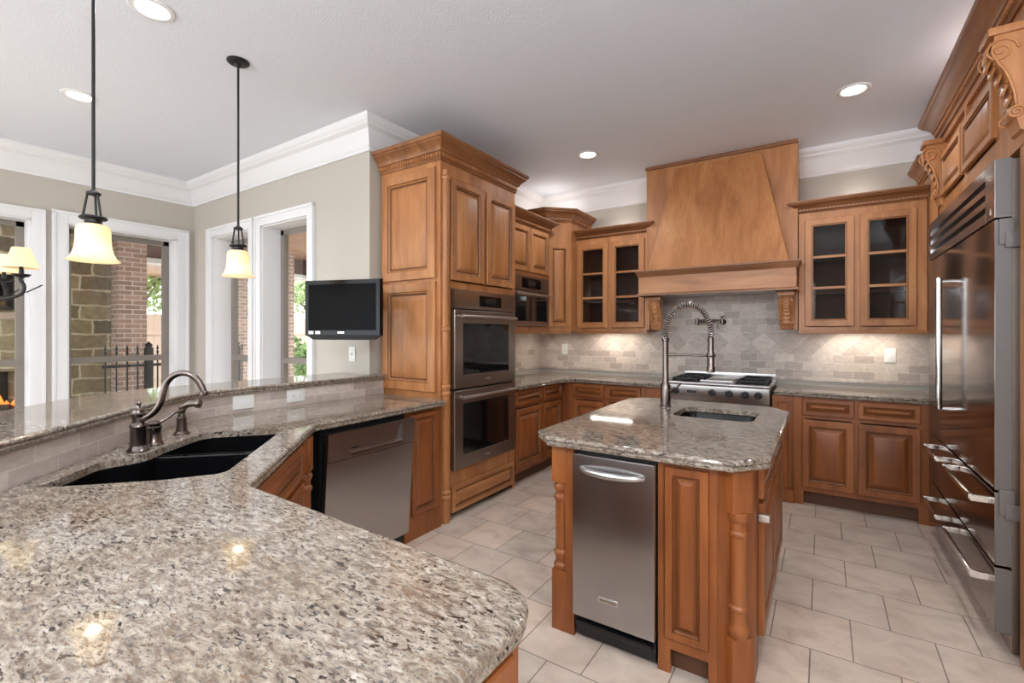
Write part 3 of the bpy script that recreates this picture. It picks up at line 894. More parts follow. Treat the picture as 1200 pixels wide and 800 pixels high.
for cx in (.03, .575):
    tray = MB().box(cx, cx+.235, .06, .66, .932, .94).build('burner_tray', 'black_gloss', t)
    for cy in (.21, .51):
        bb = MB().lathe([(.06, .938), (.06, .95), (.045, .955), (.045, .962), (.03, .967), (.001, .967)], (cx+.118, cy, 0), 20).build('burner', 'cast', t)
        g = MB()
        for a in range(4):
            an = a*PI/2+PI/4
            g.obox((cx+.118+.03*math.cos(an), cy+.03*math.sin(an), .975), (cx+.118+.15*math.cos(an), cy+.15*math.sin(an), .975), .011, .012)
        g.box(cx+.006, cx+.018, cy-.135, cy+.135, .945, .981, .002); g.box(cx+.217, cx+.229, cy-.135, cy+.135, .945, .981, .002)
        g.box(cx+.006, cx+.229, cy-.139, cy-.127, .965, .981, .002); g.box(cx+.006, cx+.229, cy+.127, cy+.139, .965, .981, .002)
        g.build('grate', 'cast', t)
g = MB().box(.28, .56, .06, .66, .932, .955, .004).build('griddle_cover', 'steel', t)
MB().box(.285, .555, .05, .075, .955, .972, .004).build('griddle_lip', 'steel', g)
MB().box(.30, .54, .13, .60, .955, .962, .003).build('griddle_plate', 'steel_dark', g)

# pot filler on the hood wall
t = thing('pot_filler', 'folded steel pot filler faucet on the tile under the hood', 'faucet', (-.83, WY-.012, 1.50))
MB().lathe([(.03, 0), (.03, .006), (.018, .012), (.014, .03), (.014, .05)], (0, 0, 0), 18, axis=(0, -1, 0)).build('wall_flange', 'nickel', t)
MB().tube([(0, -.055, -.02), (0, -.055, .03)], .016, 14).tube([(-.02, -.058, .018), (-.23, -.09, .018)], .009, 12).build('lower_arm', 'nickel', t)
MB().tube([(-.23, -.09, -.03), (-.23, -.09, .04)], .015, 14).tube([(-.225, -.095, .0), (-.05, -.12, .0), (-.03, -.122, -.02), (-.03, -.122, -.075)], .009, 12).build('upper_arm', 'nickel', t)
MB().tube([(0, -.06, .03), (.0, -.085, .05)], .006, 8).tube([(-.02, -.086, .051), (.03, -.086, .051)], .006, 8).build('lever', 'nickel', t)

# ================================================================== island
t = thing('kitchen_island', 'maple kitchen island with turned corner posts under granite', 'island', (0, 0, 0))
mb = MB()
F = 1.955
mb.box(-1.035, -.998, F+.03, F+.07, .0, .87)
mb.box(-1.00, -.952, F, F+.02, 0, .87); mb.box(-.569, -.545, F, F+.02, 0, .87)           # stiles beside the compactor
mb.box(-.952, -.569, F, F+.02, .860, .869)
mb.box(-.545, -.372, F, F+.02, .10, .16); mb.box(-.545, -.372, F, F+.02, .845, .87); mb.box(-.372, -.339, F, F+.02, .0, .87)
mb.box(-.545, -.520, F+.0, F+.02, 0, .10)
mb.box(-.56, -.548, F+.02, F+.6, 0, .87)
mb.box(-.96, -.955, F+.02, F+.6, .02, .87)
mb.box(-1.06, -1.04, F+.10, 3.32, .08, .87); mb.box(-1.04, -.23, 3.30, 3.32, .08, .87)
mb.box(-.245, -.225, 2.16, 3.32, .10, .87)
mb.box(-.235, -.225, 2.16, 2.2, 0, .11); mb.box(-.235, -.225, 3.28, 3.32, 0, .11)
mb.loft([[(-.338, F+.0, z), (-.225, F+.12, z), (-.225, F+.21, z), (-.338, F+.21, z)] for z in (0, .87)])   # clipped corner
mb.build('carcass', WOOD['v'], t)
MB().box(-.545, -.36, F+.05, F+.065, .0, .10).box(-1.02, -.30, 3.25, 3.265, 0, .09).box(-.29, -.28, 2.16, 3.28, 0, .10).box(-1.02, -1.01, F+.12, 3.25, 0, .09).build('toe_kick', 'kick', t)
panel_door(t, 'door', -.538, -.370, .150, .848, F, k=.62)
column(t, -1.03, F+.035, 0, .87, .033, (.30, .36, .62, .67), blocks=((.0, .28), (.69, .87)))
cc = (-.2815-.0, F+.06)
MB().lathe([(.033, .21), (.037, .222), (.040, .236), (.038, .25), (.032, .262), (.030, .275), (.030, .312), (.036, .318), (.037, .330), (.031, .338), (.031, .60), (.036, .606), (.037, .617), (.031, .626), (.029, .655), (.035, .664), (.038, .676), (.037, .69), (.033, .695)], (cc[0]+.006, cc[1]-.006, 0), 24).build('turned_column', WOOD['v'], t)
dvec = Vector((.113, .12)).normalized(); nv = Vector((dvec.y, -dvec.x))
for a, b in ((0, .21), (.695, .868)):
    p = Vector((-.2815, F+.06)); q0, q1 = p-dvec*.044, p+dvec*.044
    MB().loft([[(q0.x, q0.y, z), (q0.x+nv.x*.034, q0.y+nv.y*.034, z), (q1.x+nv.x*.034, q1.y+nv.y*.034, z), (q1.x, q1.y, z)] for z in (a, b)]).build('post_block', WOOD['v'], t)
for i, (a, b) in enumerate(((2.20, 2.72), (2.74, 3.28))):
    panel_door(t, 'door', 0, b-a, .13, .68, o=(-.224, a, .13), u=(0, 1, 0), n=(1, 0, 0), k=.9)
    panel_door(t, 'drawer_front', 0, b-a, .70, .85, o=(-.224, a, .70), u=(0, 1, 0), n=(1, 0, 0), k=.6, horiz=True)
hb = MB().box(-.222, -.180, 2.168, 2.192, .615, .645, .003)
hb.build('door_bumper', 'bar_metal', t)
for a, b in ((2.10, 2.68), (2.72, 3.27)):
    panel_door(t, 'side_panel', 0, b-a, .13, .85, o=(-1.062, b, .13), u=(0, -1, 0), n=(-1, 0, 0), k=.95)

t = thing('trash_compactor', 'stainless trash compactor with a curved bar handle in the island front', 'appliance', (-.946, F, 0))
w = .371
MB().box(.004, w-.004, .02, .5, .02, .858).build('compactor_body', 'black', t)
d = MB().box(.0, w, -.028, .016, .118, .845, .005).build('compactor_door', 'steel', t)
hp = []
for k in range(13):
    s = k/12; x = .045+(w-.09)*s
    hp.append((x, -.030-.052*math.sin(PI*s)**.55, .785))
MB().tube(hp, [.011+.004*math.sin(PI*k/12) for k in range(13)], 14).build('bar_handle', 'bar_metal', d)
MB().box(.125, .215, -.031, -.027, .215, .235, .001).build('badge', 'chrome', d)
MB().box(.131, .209, -.0325, -.0305, .220, .230).build('badge_inlay', 'steel_dark', d)
MB().box(.004, w-.004, .004, .05, .02, .10).build('toe_kick', 'black', t)
MB().box(.012, w-.012, -.026, .01, .072, .096, .008).build('foot_pedal', 'black', t)

t = thing('prep_sink', 'small black prep sink set in the island top', 'sink', (-.5225, 2.975, 0))
def bowl(parent, name, poly, z0, z1, th=.012, mat='black_sink', taper=.02):
    mb = MB()
    P = lambda d: inset(poly, d)
    L = [(-th, z1), (0, z1), (0.004, z1-.004), (taper, z0+.03), (taper+.02, z0)]
    mb.loft([[(p[0], p[1], z) for p in P(d)] for d, z in L], False, True)
    mb.loft([[(p[0], p[1], z) for p in P(d)] for d, z in ((-th, z1), (taper-th, z0-th))], False, True)
    return mb.build(name, mat, parent, normals=True)
bowl(t, 'bowl', [(p[0]+.5225, p[1]-2.975) for p in inset(ISINK, -.002)], .70, .8865)
MB().lathe([(.04, .7005), (.04, .703), (.028, .703), (.025, .7005)], (0, 0, 0), 20).build('drain', 'chrome', t)

# spring faucet
t = thing('spring_faucet', 'tall spring-coil pull-down faucet on the island', 'faucet', (-.847, 3.08, TOP))
MB().lathe([(.036, 0), (.036, .006), (.031, .012), (.031, .135), (.024, .15), (.019, .165), (.019, .42), (.024, .424), (.024, .44), (.016, .446)], (0, 0, 0), 22).build('faucet_body', 'nickel', t)
MB().tube([(.03, -.005, .10), (.06, -.02, .112)], .012, 12).tube([(.055, -.018, .11), (.105, -.035, .158)], [.006, .005], 10).build('lever', 'nickel', t)
arc = [(0, 0, .44)]
R = .137
for k in range(0, 25):
    a = PI-PI*k/24; arc.append((R+R*math.cos(a), 0, .475+.178*math.sin(a)))
arc.append((2*R, 0, .45))
MB().tube(arc, .010, 10).build('hose', 'rubber', t)
# coil wound round the hose
def along(pts, s):
    pts = [Vector(p) for p in pts]; Ls = [(b-a).length for a, b in zip(pts, pts[1:])]; T = sum(Ls)*s
    for (a, b), L in zip(zip(pts, pts[1:]), Ls):
        if T <= L: return a+(b-a)*(T/L), (b-a).normalized()
        T -= L
    return pts[-1], (pts[-1]-pts[-2]).normalized()
coil = []; turns = 38
for k in range(turns*10+1):
    s = k/(turns*10); p, dd = along(arc, s)
    u_ = Vector((0, 1, 0)); v_ = dd.cross(u_).normalized(); a = 2*PI*turns*s
    coil.append(p+(u_*math.cos(a)+v_*math.sin(a))*.0165)
MB().tube(coil, .0042, 6).build('spring_coil', 'chrome', t)
MB().lathe([(.014, .45), (.018, .44), (.018, .36), (.021, .352), (.021, .27), (.025, .26), (.025, .235), (.018, .232)], (2*R, 0, 0), 18).build('spray_head', 'nickel', t)
MB().tube([(0, 0, .335), (2*R-.02, 0, .335)], .007, 10).torus((2*R, 0, .335), .024, .006).build('holder_arm', 'nickel', t)

# ================================================================== peninsula: dishwasher, cabinets, sink, taps
t = thing('dishwasher', 'stainless dishwasher with pocket handle under the long counter', 'dishwasher', (-2.25, 1.545, 0), 90)
w = .633
MB().box(.006, w-.006, .03, .58, .08, .862).build('tub', 'rubber', t)
def tilt(z): return -.055*(z-.09)/.755        # the door stands slightly ajar at the top
dm = MB()
def slab_t(mb, x0, x1, z0, z1, y0, y1):
    return mb.loft([[(x0, y0+tilt(z), z), (x1, y0+tilt(z), z), (x1, y1+tilt(z), z), (x0, y1+tilt(z), z)] for z in (z0, z1)])
slab_t(dm, 0, w, .092, .688, 0, .03)
d = dm.build('dishwasher_door', 'steel', t)
cm = MB()
slab_t(cm, 0, .145, .692, .845, -.002, .03); slab_t(cm, .535, w, .692, .845, -.002, .03); slab_t(cm, .145, .535, .822, .845, -.002, .03); slab_t(cm, .145, .535, .692, .703, -.002, .03)
slab_t(cm, .145, .535, .703, .822, .022, .03)
cp = cm.build('control_panel', 'steel', d)
pm = MB(); slab_t(pm, .15, .53, .705, .715, .003, .022); pm.build('pocket_lip', 'chrome', cp)
pm = MB(); slab_t(pm, .165, .225, .735, .742, .0195, .0215); pm.build('badge', 'black', cp)
MB().box(.005, w-.005, .05, .07, 0, .085).build('toe_kick', 'black', t)

t = thing('end_cabinet', 'narrow maple panel cabinet between dishwasher and ovens', 'cabinet', (-2.29, 2.18, 0), 90)
carcass(t, .355, .60, 0, .868, 0, stiles=[(0, .06), (.30, .355)], rails=[(0, .17), (.84, .868)], top=False)
panel_door(t, 'door', .055, .305, .165, .845, k=.62)

# sink base on the diagonal
t = thing('sink_base_cabinet', 'diagonal maple sink cabinet with false drawer front', 'cabinet', (-1.575, .79, 0), 135)
L = .905
carcass(t, L, .40, 0, .868, .1, stiles=[(0, .05), (L-.14, L)], rails=[(.10, .15), (.655, .685), (.845, .868)], top=False, back=False)
panel_door(t, 'false_front', .035, L-.135, .69, .85, k=.6, horiz=True)
panel_door(t, 'door', .035, .39, .13, .66, k=.9); panel_door(t, 'door', .40, L-.135, .13, .66, k=.9)
column(t, L-.075, -.004, 0, .868, .033, (.62, .68), blocks=((0, .2), (.70, .868)))

t = thing('peninsula_cabinet', 'maple peninsula cabinet under the near end of the counter', 'cabinet', (-.45, .70, 0), 180)
carcass(t, .86, .86, 0, .868, .1, stiles=[(0, .06), (.40, .46), (.80, .86)], rails=[(.1, .16), (.70, .725), (.85, .868)], top=False)
for a, b in ((.045, .415), (.445, .815)):
    drawer(t, a, b, .728, .858); panel_door(t, 'door', a, b, .15, .692, k=.95)
panel_door(t, 'side_panel', 0, .78, .12, .85, o=(0, .82, .12), u=(0, -1, 0), n=(-1, 0, 0), k=1.1)

# double bowl sink
cS = Vector((-2.05, .86))
t = thing('kitchen_sink', 'black double-bowl undermount sink in the corner of the counter', 'sink', (cS.x, cS.y, 0))
S2 = [(p[0]-cS.x, p[1]-cS.y) for p in SINK]
def clip(poly, f):
    """keep the part of polygon where f(p) >= 0 (f affine)"""
    out = []
    for a, b in zip(poly, poly[1:]+poly[:1]):
        fa, fb = f(a), f(b)
        if fa >= 0: out.append(a)
        if fa*fb < 0:
            s_ = fa/(fa-fb); out.append((a[0]+(b[0]-a[0])*s_, a[1]+(b[1]-a[1])*s_))
    return out
sd = lambda p: (p[1]-p[0])-(3.06-(cS.y-cS.x))       # coordinate along the sink, zero at the divider
rim = inset(S2, -.006)
near = clip(rim, lambda p: -sd(p)-.02); far = clip(rim, lambda p: sd(p)-.02)
def dedupe(p): return [q for i, q in enumerate(p) if (Vector(q)-Vector(p[i-1])).length > .004]
near, far = dedupe(near), dedupe(far)
bowl(t, 'bowl', near, .66, .886, th=.004, taper=.012); bowl(t, 'bowl', far, .69, .886, th=.004, taper=.012)
n1 = clip(clip(rim, lambda p: sd(p)+.028), lambda p: .028-sd(p))
MB().prism(dedupe(n1), .80, .872).build('divider', 'black_sink', t)

def lathe_thing(prof, c, n=22, axis=(0, 0, 1)): return MB().lathe(prof, c, n, axis)
t = thing('kitchen_faucet', 'bronze-nickel gooseneck faucet behind the corner sink', 'faucet', (-2.302, .747, TOP), 45)
MB().lathe([(.040, 0), (.040, .005), (.034, .012), (.028, .022), (.0275, .095), (.030, .10), (.0285, .106), (.020, .115), (.020, .135), (.024, .14), (.026, .15), (.021, .155), (.019, .165), (.012, .17), (.008, .178), (.008, .186), (.012, .192), (.006, .2), (.001, .2)], (0, 0, 0), 24).build('faucet_body', 'nickel', t)
sp = [(.015, 0, .128), (.04, 0, .14), (.066, 0, .165), (.082, 0, .20), (.090, 0, .24), (.100, 0, .275), (.122, 0, .30), (.155, 0, .313), (.190, 0, .306), (.216, 0, .282), (.232, 0, .25), (.240, 0, .225)]
def smooth(pts, it=2):
    for _ in range(it):
        q = [pts[0]]
        for a, b in zip(pts, pts[1:]):
            q += [tuple(x*.75+y*.25 for x, y in zip(a, b)), tuple(x*.25+y*.75 for x, y in zip(a, b))]
        pts = q+[pts[-1]]
    return pts
sps = smooth(sp)
MB().tube(sps, [.0135-.002*i/len(sps) for i in range(len(sps))], 14).lathe([(.013, 0), (.0155, .004), (.0155, .016), (.012, .02)], (.238, 0, .216), 14).build('spout', 'nickel', t)

t = thing('faucet_handle', 'low bell-shaped lever valve between faucet and sprayer', 'faucet', (-2.372, .823, TOP), 45)
MB().lathe([(.036, 0), (.036, .004), (.031, .012), (.026, .05), (.029, .07), (.031, .076), (.026, .08), (.028, .092), (.02, .1), (.001, .102)], (0, 0, 0), 22).build('valve_body', 'nickel', t)
MB().tube(smooth([(.005, .0, .085), (.03, .035, .10), (.05, .075, .125), (.06, .115, .127)]), [.007]*5+[.0055]*8 if False else .0055, 10).build('lever', 'nickel', t)
t = thing('side_sprayer', 'small side sprayer standing right of the faucet', 'sprayer', (-2.521, .986, TOP), 45)
MB().lathe([(.034, 0), (.034, .004), (.024, .014), (.02, .05), (.021, .075), (.016, .08), (.014, .1)], (0, 0, 0), 20).build('sprayer_base', 'nickel', t)
MB().tube([(0, 0, .095), (.004, 0, .125), (.03, 0, .14), (.065, 0, .14)], [.014, .018, .016, .014], 14).lathe([(.019, 0), (.021, .006), (.021, .018), (.017, .022)], (.06, 0, .14), 14, axis=(1, 0, 0)).build('sprayer_head', 'nickel', t)

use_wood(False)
# ================================================================== refrigerator wall
t = thing('refrigerator', 'large stainless built-in refrigerator with louvred grille and bottom drawers', 'refrigerator', (.62, 4.35, 0), -90)
w = 1.505
MB().box(.01, w-.01, .055, .75, .02, 2.135).build('refrigerator_body', 'steel_dark', t)
MB().box(.02, w-.02, .10, .13, 0, .085).build('toe_kick', 'black', t)
gr = MB()
gz0, gz1 = 1.888, 2.14
for a, b in ((0, .07), (w-.14, w)): gr.box(a, b, 0, .055, gz0, gz1, .003)
zs = [gz0+.045, gz0+.075, gz0+.105, gz0+.135, gz0+.165, gz0+.195]
gr.box(.07, w-.14, 0, .055, gz0, zs[0]); gr.box(.07, w-.14, 0, .055, zs[1], zs[2]); gr.box(.07, w-.14, 0, .055, zs[3], zs[4]); gr.box(.07, w-.14, 0, .055, zs[5], gz1)
g = gr.build('grille', 'steel', t)
MB().box(.06, w-.13, .03, .05, zs[0]-.01, zs[5]+.01).build('grille_recess', 'black', g)
MB().box(w-.10, w-.055, -.003, .0, gz0+.022, gz0+.05, .001).build('badge', 'steel_dark', g)
d = MB().box(0, w, 0, .055, .712, 1.878, .004).build('refrigerator_door', 'steel_mirror', t)
hb = MB().tube([(.73, -.062, .965), (.73, -.062, 1.695)], .0165, 16)
for z in (.955, 1.685): hb.tube([(.73, .0, z), (.73, -.062, z)], .011, 12)
for z in (.965, 1.695): hb.lathe([(.019, -.012), (.019, .012)], (.73, -.062, z), 16)
hb.build('door_handle', 'chrome', d)
for z0, z1, zh in ((.388, .702, .655), (.10, .378, .315)):
    dr = MB().box(0, w, 0, .055, z0, z1, .004).build('freezer_drawer', 'steel_mirror', t)
    for a, b in ((.31, .69), (.88, 1.46)):
        hb = MB().box(a, b, -.074, -.058, zh-.011, zh+.011, .005)
        for x in (a, b): hb.box(x-.011, x+.011, -.070, 0, zh-.014, zh+.014, .003)
        hb.build('drawer_handle', 'chrome', dr)
for a, b, p_ in ((gz0+.002, gz1-.002, g), (.716, 1.874, d), (.392, .698, dr), (.104, .374, dr)):
    MB().box(w, w+.004, .002, .053, a, b).build('edge_trim', 'trim_grey', p_)
for z in (1.82, .66):
    MB().box(w-.004, w+.012, .012, .06, z-.05, z+.06, .003).box(w+.0, w+.016, .03, .075, z-.065, z-.0, .003).build('hinge', 'trim_grey', t)

t = thing('over_fridge_cabinet', 'maple cabinet above the refrigerator with carved corbels and heavy crown', 'cabinet', (.69, 4.44, 0), -90)
w, d = 1.70, .70
mb = MB().box(0, w, .02, d, 2.17, 2.78)
mb.box(0, w, 0, .02, 2.70, 2.78); mb.box(0, w, 0, .02, 2.17, 2.30)
for a, b in ((0, .12), (.70, .74), (1.30, 1.70)): mb.box(a, b, 0, .02, 2.30, 2.70)
mb.build('carcass', 'wood', t)
panel_door(t, 'door', .14, .70, 2.315, 2.60, k=.75); panel_door(t, 'door', .735, 1.32, 2.315, 2.60, k=.75)
cabinet_crown(t, [(0, .04), (0, 0), (w, 0), (w, d)], 2.745, 1.15, 1.15)
corbel(t, .005, .115, 2.27, 2.70, .095, -.0); corbel(t, 1.56, 1.685, 2.22, 2.635, .10, -.0)
t = thing('fridge_end_panel', 'tall maple end panel at the near side of the refrigerator', 'panel', (.69, 2.83, 0), -90)
MB().box(.015, .085, 0, .70, 0, 2.165).build('panel_board', 'wood', t)
panel_door(t, 'raised_end', 0, .64, .15, 2.10, o=(.086, .03, .15), u=(0, 1, 0), n=(1, 0, 0), k=1.2)

# ================================================================== television
t = thing('television', 'small black flat television on a swing arm by the tall cabinet', 'television', (-2.80, 2.075, 1.567), 18.9)
hw, hh = .297, .193
mb = MB().loft([[(-hw, 0, -hh), (hw, 0, -hh), (hw, 0, hh), (-hw, 0, hh)][::-1], [(-hw-.008, .03, -hh-.006), (hw+.008, .03, -hh-.006), (hw+.008, .03, hh+.006), (-hw-.008, .03, hh+.006)][::-1], [(-hw+.06, .075, -hh+.05), (hw-.06, .075, -hh+.05), (hw-.06, .075, hh-.05), (-hw+.06, .075, hh-.05)][::-1]])
mb.build('housing', 'black_gloss', t)
MB().box(-hw+.03, hw-.03, -.003, .002, -hh+.035, hh-.028).build('screen', 'screen', t)
sb = MB().loft([[(-hw+.01, .004, -hh-.002), (hw-.01, .004, -hh-.002), (hw-.01, .05, -hh-.002), (-hw+.01, .05, -hh-.002)], [(-hw+.06, .01, -hh-.032), (hw-.06, .01, -hh-.032), (hw-.06, .05, -hh-.032), (-hw+.06, .05, -hh-.032)]])
sb.build('speaker_bar', 'black', t)
for x in (-.245, -.19): MB().box(x-.02, x+.02, -.0045, -.002, -hh+.008, -hh+.03).build('sticker', 'plate', t)
MB().box(-.03, .02, -.0015, .0, -hh+.014, -hh+.024).build('badge', 'chrome', t)
MB().obox((.0, .07, .02), (.12, .20, .06), .03, .05).obox((.12, .20, .06), (.03, .44, .06), .03, .07).box(-.01, .06, .43, .445, .0, .16, .003).build('swing_arm', 'black', t)

# ================================================================== outlets and switches
def outlet(label, loc, rot, wide=False, kind='duplex', group=None):
    t = thing('wall_outlet' if kind != 'switch' else 'light_switch', label, 'outlet' if kind != 'switch' else 'switch', loc, rot, group)
    a, b = (.062, .040) if wide else (.038, .060)
    pl = MB().box(-a, a, -.006, 0, -b, b, .003).build('cover_plate', 'plate', t)
    if kind == 'switch':
        MB().box(-.006, .006, -.016, -.006, -.012, .012, .002).build('toggle', 'white', t)
    elif kind == 'blank':
        MB().box(-.03, .03, -.008, -.006, -.012, .012, .001).build('rocker', 'white', t)
    else:
        for s in (-1, 1):
            c = (s*.022, 0) if wide else (0, s*.022)
            f = MB().lathe([(.016, 0), (.016, .003), (.001, .003)], (c[0], -.006, c[1]), 16, axis=(0, -1, 0)).build('socket', 'white', t)
            sl = MB()
            for k in (-1, 1):
                if wide: sl.box(c[0]-.004, c[0]+.004, -.0096, -.0088, c[1]+k*.006-.001, c[1]+k*.006+.001)
                else: sl.box(c[0]+k*.006-.001, c[0]+k*.006+.001, -.0096, -.0088, c[1]-.004, c[1]+.004)
            sl.build('slot', 'black', f)
    return t
outlet('wide white switch plate on the bar tile beside the faucet', (-2.891, 1.455, .977), 90, True, 'blank')
outlet('white outlet on the bar tile nearest the tall cabinet', (-2.891, 1.79, .979), 90, True)
outlet('white light switch on the taupe wall below the television', (-3.167, 2.449, 1.218), 0, False, 'switch')
outlet('white outlet on the tile right of the range', (.477, WY-.013, 1.20), 0)
outlet('white outlet on the tile in the back left corner', (-2.60, WY-.013, 1.195), 0)

# ================================================================== lamps
def can(label, x, y):
    t = thing('recessed_light', label, 'ceiling light', (x, y, H), 0, 'recessed ceiling lights')
    MB().lathe([(.068, -.001), (.070, -.006), (.078, -.010), (.096, -.008), (.102, -.001)], (0, 0, 0), 28, caps=False).lathe([(.102, 0), (.068, 0)], (0, 0, 0), 28, caps=False).build('trim_ring', 'white', t)
    MB().lathe([(.068, -.001), (.06, -.004), (.001, -.005)], (0, 0, 0), 24, caps=False).build('lens', 'lens', t)
    l = bpy.data.lights.new('lamp', 'SPOT'); l.energy = CAN_POWER; l.spot_size = math.radians(150); l.spot_blend = .8; l.shadow_soft_size = .06; l.color = (.87, .94, 1.0)
    lo = bpy.data.objects.new('lamp', l); C.objects.link(lo); lo.parent = t; lo.location = (0, 0, -.03)
can('recessed ceiling light nearest the camera above the sink', -2.863, .986)
can('recessed ceiling light over the dining side by the near pendant rod', -4.337, 1.068)
can('recessed ceiling light left of the range hood', -1.822, 4.033)
can('recessed ceiling light in front of the right-hand glass cabinet', .175, 3.957)
def lamp(kind, x, y, z, e, col, size):
    l = bpy.data.lights.new('lamp', kind); l.energy = e; l.color = col; l.shadow_soft_size = size
    if kind == 'SPOT': l.spot_size = math.radians(150); l.spot_blend = .8
    o = bpy.data.objects.new('lamp', l); C.objects.link(o); o.location = (x, y, z)
# fill lights added to brighten the room, bare spots and points outside the picture
for x, y in ((.15, 1.6), (-1.45, 1.35), (-2.6, -1.2), (-.4, -1.8), (-4.6, -1.2), (-2.4, -3.0)): lamp('SPOT', x, y, H-.03, CAN_POWER, (.87, .94, 1.0), .06)
lamp('POINT', -.9, -.9, 2.25, FILL_POWER, (.86, .935, 1.0), .18)
lamp('POINT', 1.30, -.3, 2.3, FILL_POWER*1.05, (.86, .935, 1.0), .12)
lamp('POINT', -2.4, -1.9, 2.15, FILL_POWER*.25, (.86, .935, 1.0), .18)
# small up-lights hidden on the cabinet tops
lamp('POINT', -2.62, 4.78, 2.72, UP_POWER*.9, (1, .97, .93), .05)
lamp('POINT', 1.0, 3.6, 2.87, UP_POWER*2, (.9, .95, 1.0), .05)  # added above the refrigerator to brighten the right-hand ceiling
lamp('POINT', .25, 4.93, 2.55, UP_POWER*.35, (1, .97, .93), .05)
lamp('POINT', -1.85, 4.93, 2.55, UP_POWER*.35, (1, .97, .93), .05)

def under_light(label, x, y, L):
    t = thing('under_cabinet_light', label, 'light', (x, y, 1.41), 0, 'under-cabinet light strips')
    MB().box(-L/2, L/2, -.03, .03, -.010, -.001, .002).build('fixture_body', 'white', t)
    MB().box(-L/2+.01, L/2-.01, -.022, .022, -.013, -.010).build('strip_lens', 'strip', t)
    l = bpy.data.lights.new('lamp', 'AREA'); l.shape = 'RECTANGLE'; l.size = L-.03; l.size_y = .04; l.energy = UNDER_POWER*L/.4; l.color = (1, .90, .76)
    lo = bpy.data.objects.new('lamp', l); C.objects.link(lo); lo.parent = t; lo.location = (0, 0, -.016)
under_light('under-cabinet light strip below the left glass cabinet', -1.95, 4.93, .5)
under_light('under-cabinet light strip below the right glass cabinet', .27, 4.93, .5)
under_light('under-cabinet light strip below the corner and microwave cabinets', -2.62, 4.75, .22)

def pendant(label, x, y, zb):
    t = thing('pendant_lamp', label, 'pendant lamp', (x, y, zb), 0, 'bell pendants above the bar')
    top = H-zb
    MB().lathe([(.062, top-.001), (.062, top-.008), (.052, top-.016), (.02, top-.022), (.008, top-.04)], (0, 0, 0), 24).build('ceiling_canopy', 'iron', t)
    MB().tube([(0, 0, .30), (0, 0, top-.02)], .0065, 10).build('rod', 'iron', t)
    y_ = MB().lathe([(.006, .31), (.018, .302), (.026, .296), (.026, .288), (.012, .284)], (0, 0, 0), 16)
    for k in range(3):
        a = 2*PI*k/3+.5
        y_.tube([(.02*math.cos(a), .02*math.sin(a), .29), (.036*math.cos(a), .036*math.sin(a), .185)], .0045, 8)
    y_.lathe([(.046, .192), (.05, .186), (.046, .180), (.03, .178), (.03, .165), (.034, .16), (.034, .152)], (0, 0, 0), 20)
    y_.build('yoke', 'iron', t)
    prof = [(.030, .158), (.046, .156), (.056, .148), (.060, .13), (.0605, .09), (.063, .06), (.069, .035), (.078, .015), (.088, .004), (.094, .0)]
    inn = [(r-.004, z-.002) for r, z in prof[::-1]]
    MB().lathe(prof+inn, (0, 0, 0), 32, caps=False).build('bell_shade', 'shade', t)
    MB().lathe([(.001, .05), (.018, .054), (.026, .07), (.026, .085), (.016, .11), (.012, .14), (.001, .14)], (0, 0, 0), 16).build('bulb', 'bulb', t)
    l = bpy.data.lights.new('lamp', 'POINT'); l.energy = PENDANT_POWER; l.shadow_soft_size = .03; l.color = (1, .90, .74)
    lo = bpy.data.objects.new('lamp', l); C.objects.link(lo); lo.parent = t; lo.location = (0, 0, .045)
pendant('bell pendant lamp with frosted shade hanging nearest the camera', -2.655, .70, 1.705)
pendant('bell pendant lamp hanging before the two narrow windows', -2.98, 1.469, 1.735)

# chandelier over the dining table: only one arm reaches into the picture
t = thing('chandelier', 'iron chandelier with cream fabric shades at the left edge', 'chandelier', (-4.50, .45, 1.60))
MB().lathe([(.012, -.02), (.03, 0), (.045, .04), (.02, .09), (.014, .2), (.03, .26), (.014, .30), (.010, .45), (.010, 1.42), (.05, 1.43), (.06, 1.449)], (0, 0, 0), 20).build('stem', 'iron', t)
RR = .395
for k in range(5):
    a = math.radians(54+72*k); ca, sa = math.cos(a), math.sin(a)
    ap = smooth([(.02*ca, .02*sa, .10), (.14*ca, .14*sa, .0), (.27*ca, .27*sa, -.01), (.40*ca, .40*sa, .03), (RR*1.05*ca, RR*1.05*sa, .09), (RR*.98*ca, RR*.98*sa, .13), (RR*ca, RR*sa, .145)])
    am = MB().tube(ap, .010, 10)
    am.tube(smooth([(.42*ca, .42*sa, .05), (.47*ca, .47*sa, .08), (.50*ca, .50*sa, .10)]), [.007, .0065, .006, .0055, .005, .0045, .004, .003, .002][:9] if False else .004, 8)
    arm = am.build('arm', 'iron', t)
    MB().lathe([(.006, .14), (.035, .15), (.048, .165), (.012, .168), (.010, .22)], (RR*ca, RR*sa, 0), 16).build('candle_cup', 'iron', arm)
    pr = [(.088, .205), (.084, .212), (.070, .25), (.056, .29), (.045, .33), (.043, .334)]
    MB().lathe(pr+[(r-.002, z) for r, z in pr[::-1]], (RR*ca, RR*sa, 0), 20, caps=False).build('fabric_shade', 'fabric_shade', arm)
l = bpy.data.lights.new('lamp', 'POINT'); l.energy = DINING_POWER; l.shadow_soft_size = .2; l.color = (1, .85, .65)
lo = bpy.data.objects.new('lamp', l); C.objects.link(lo); lo.parent = t; lo.location = (0, 0, .4)

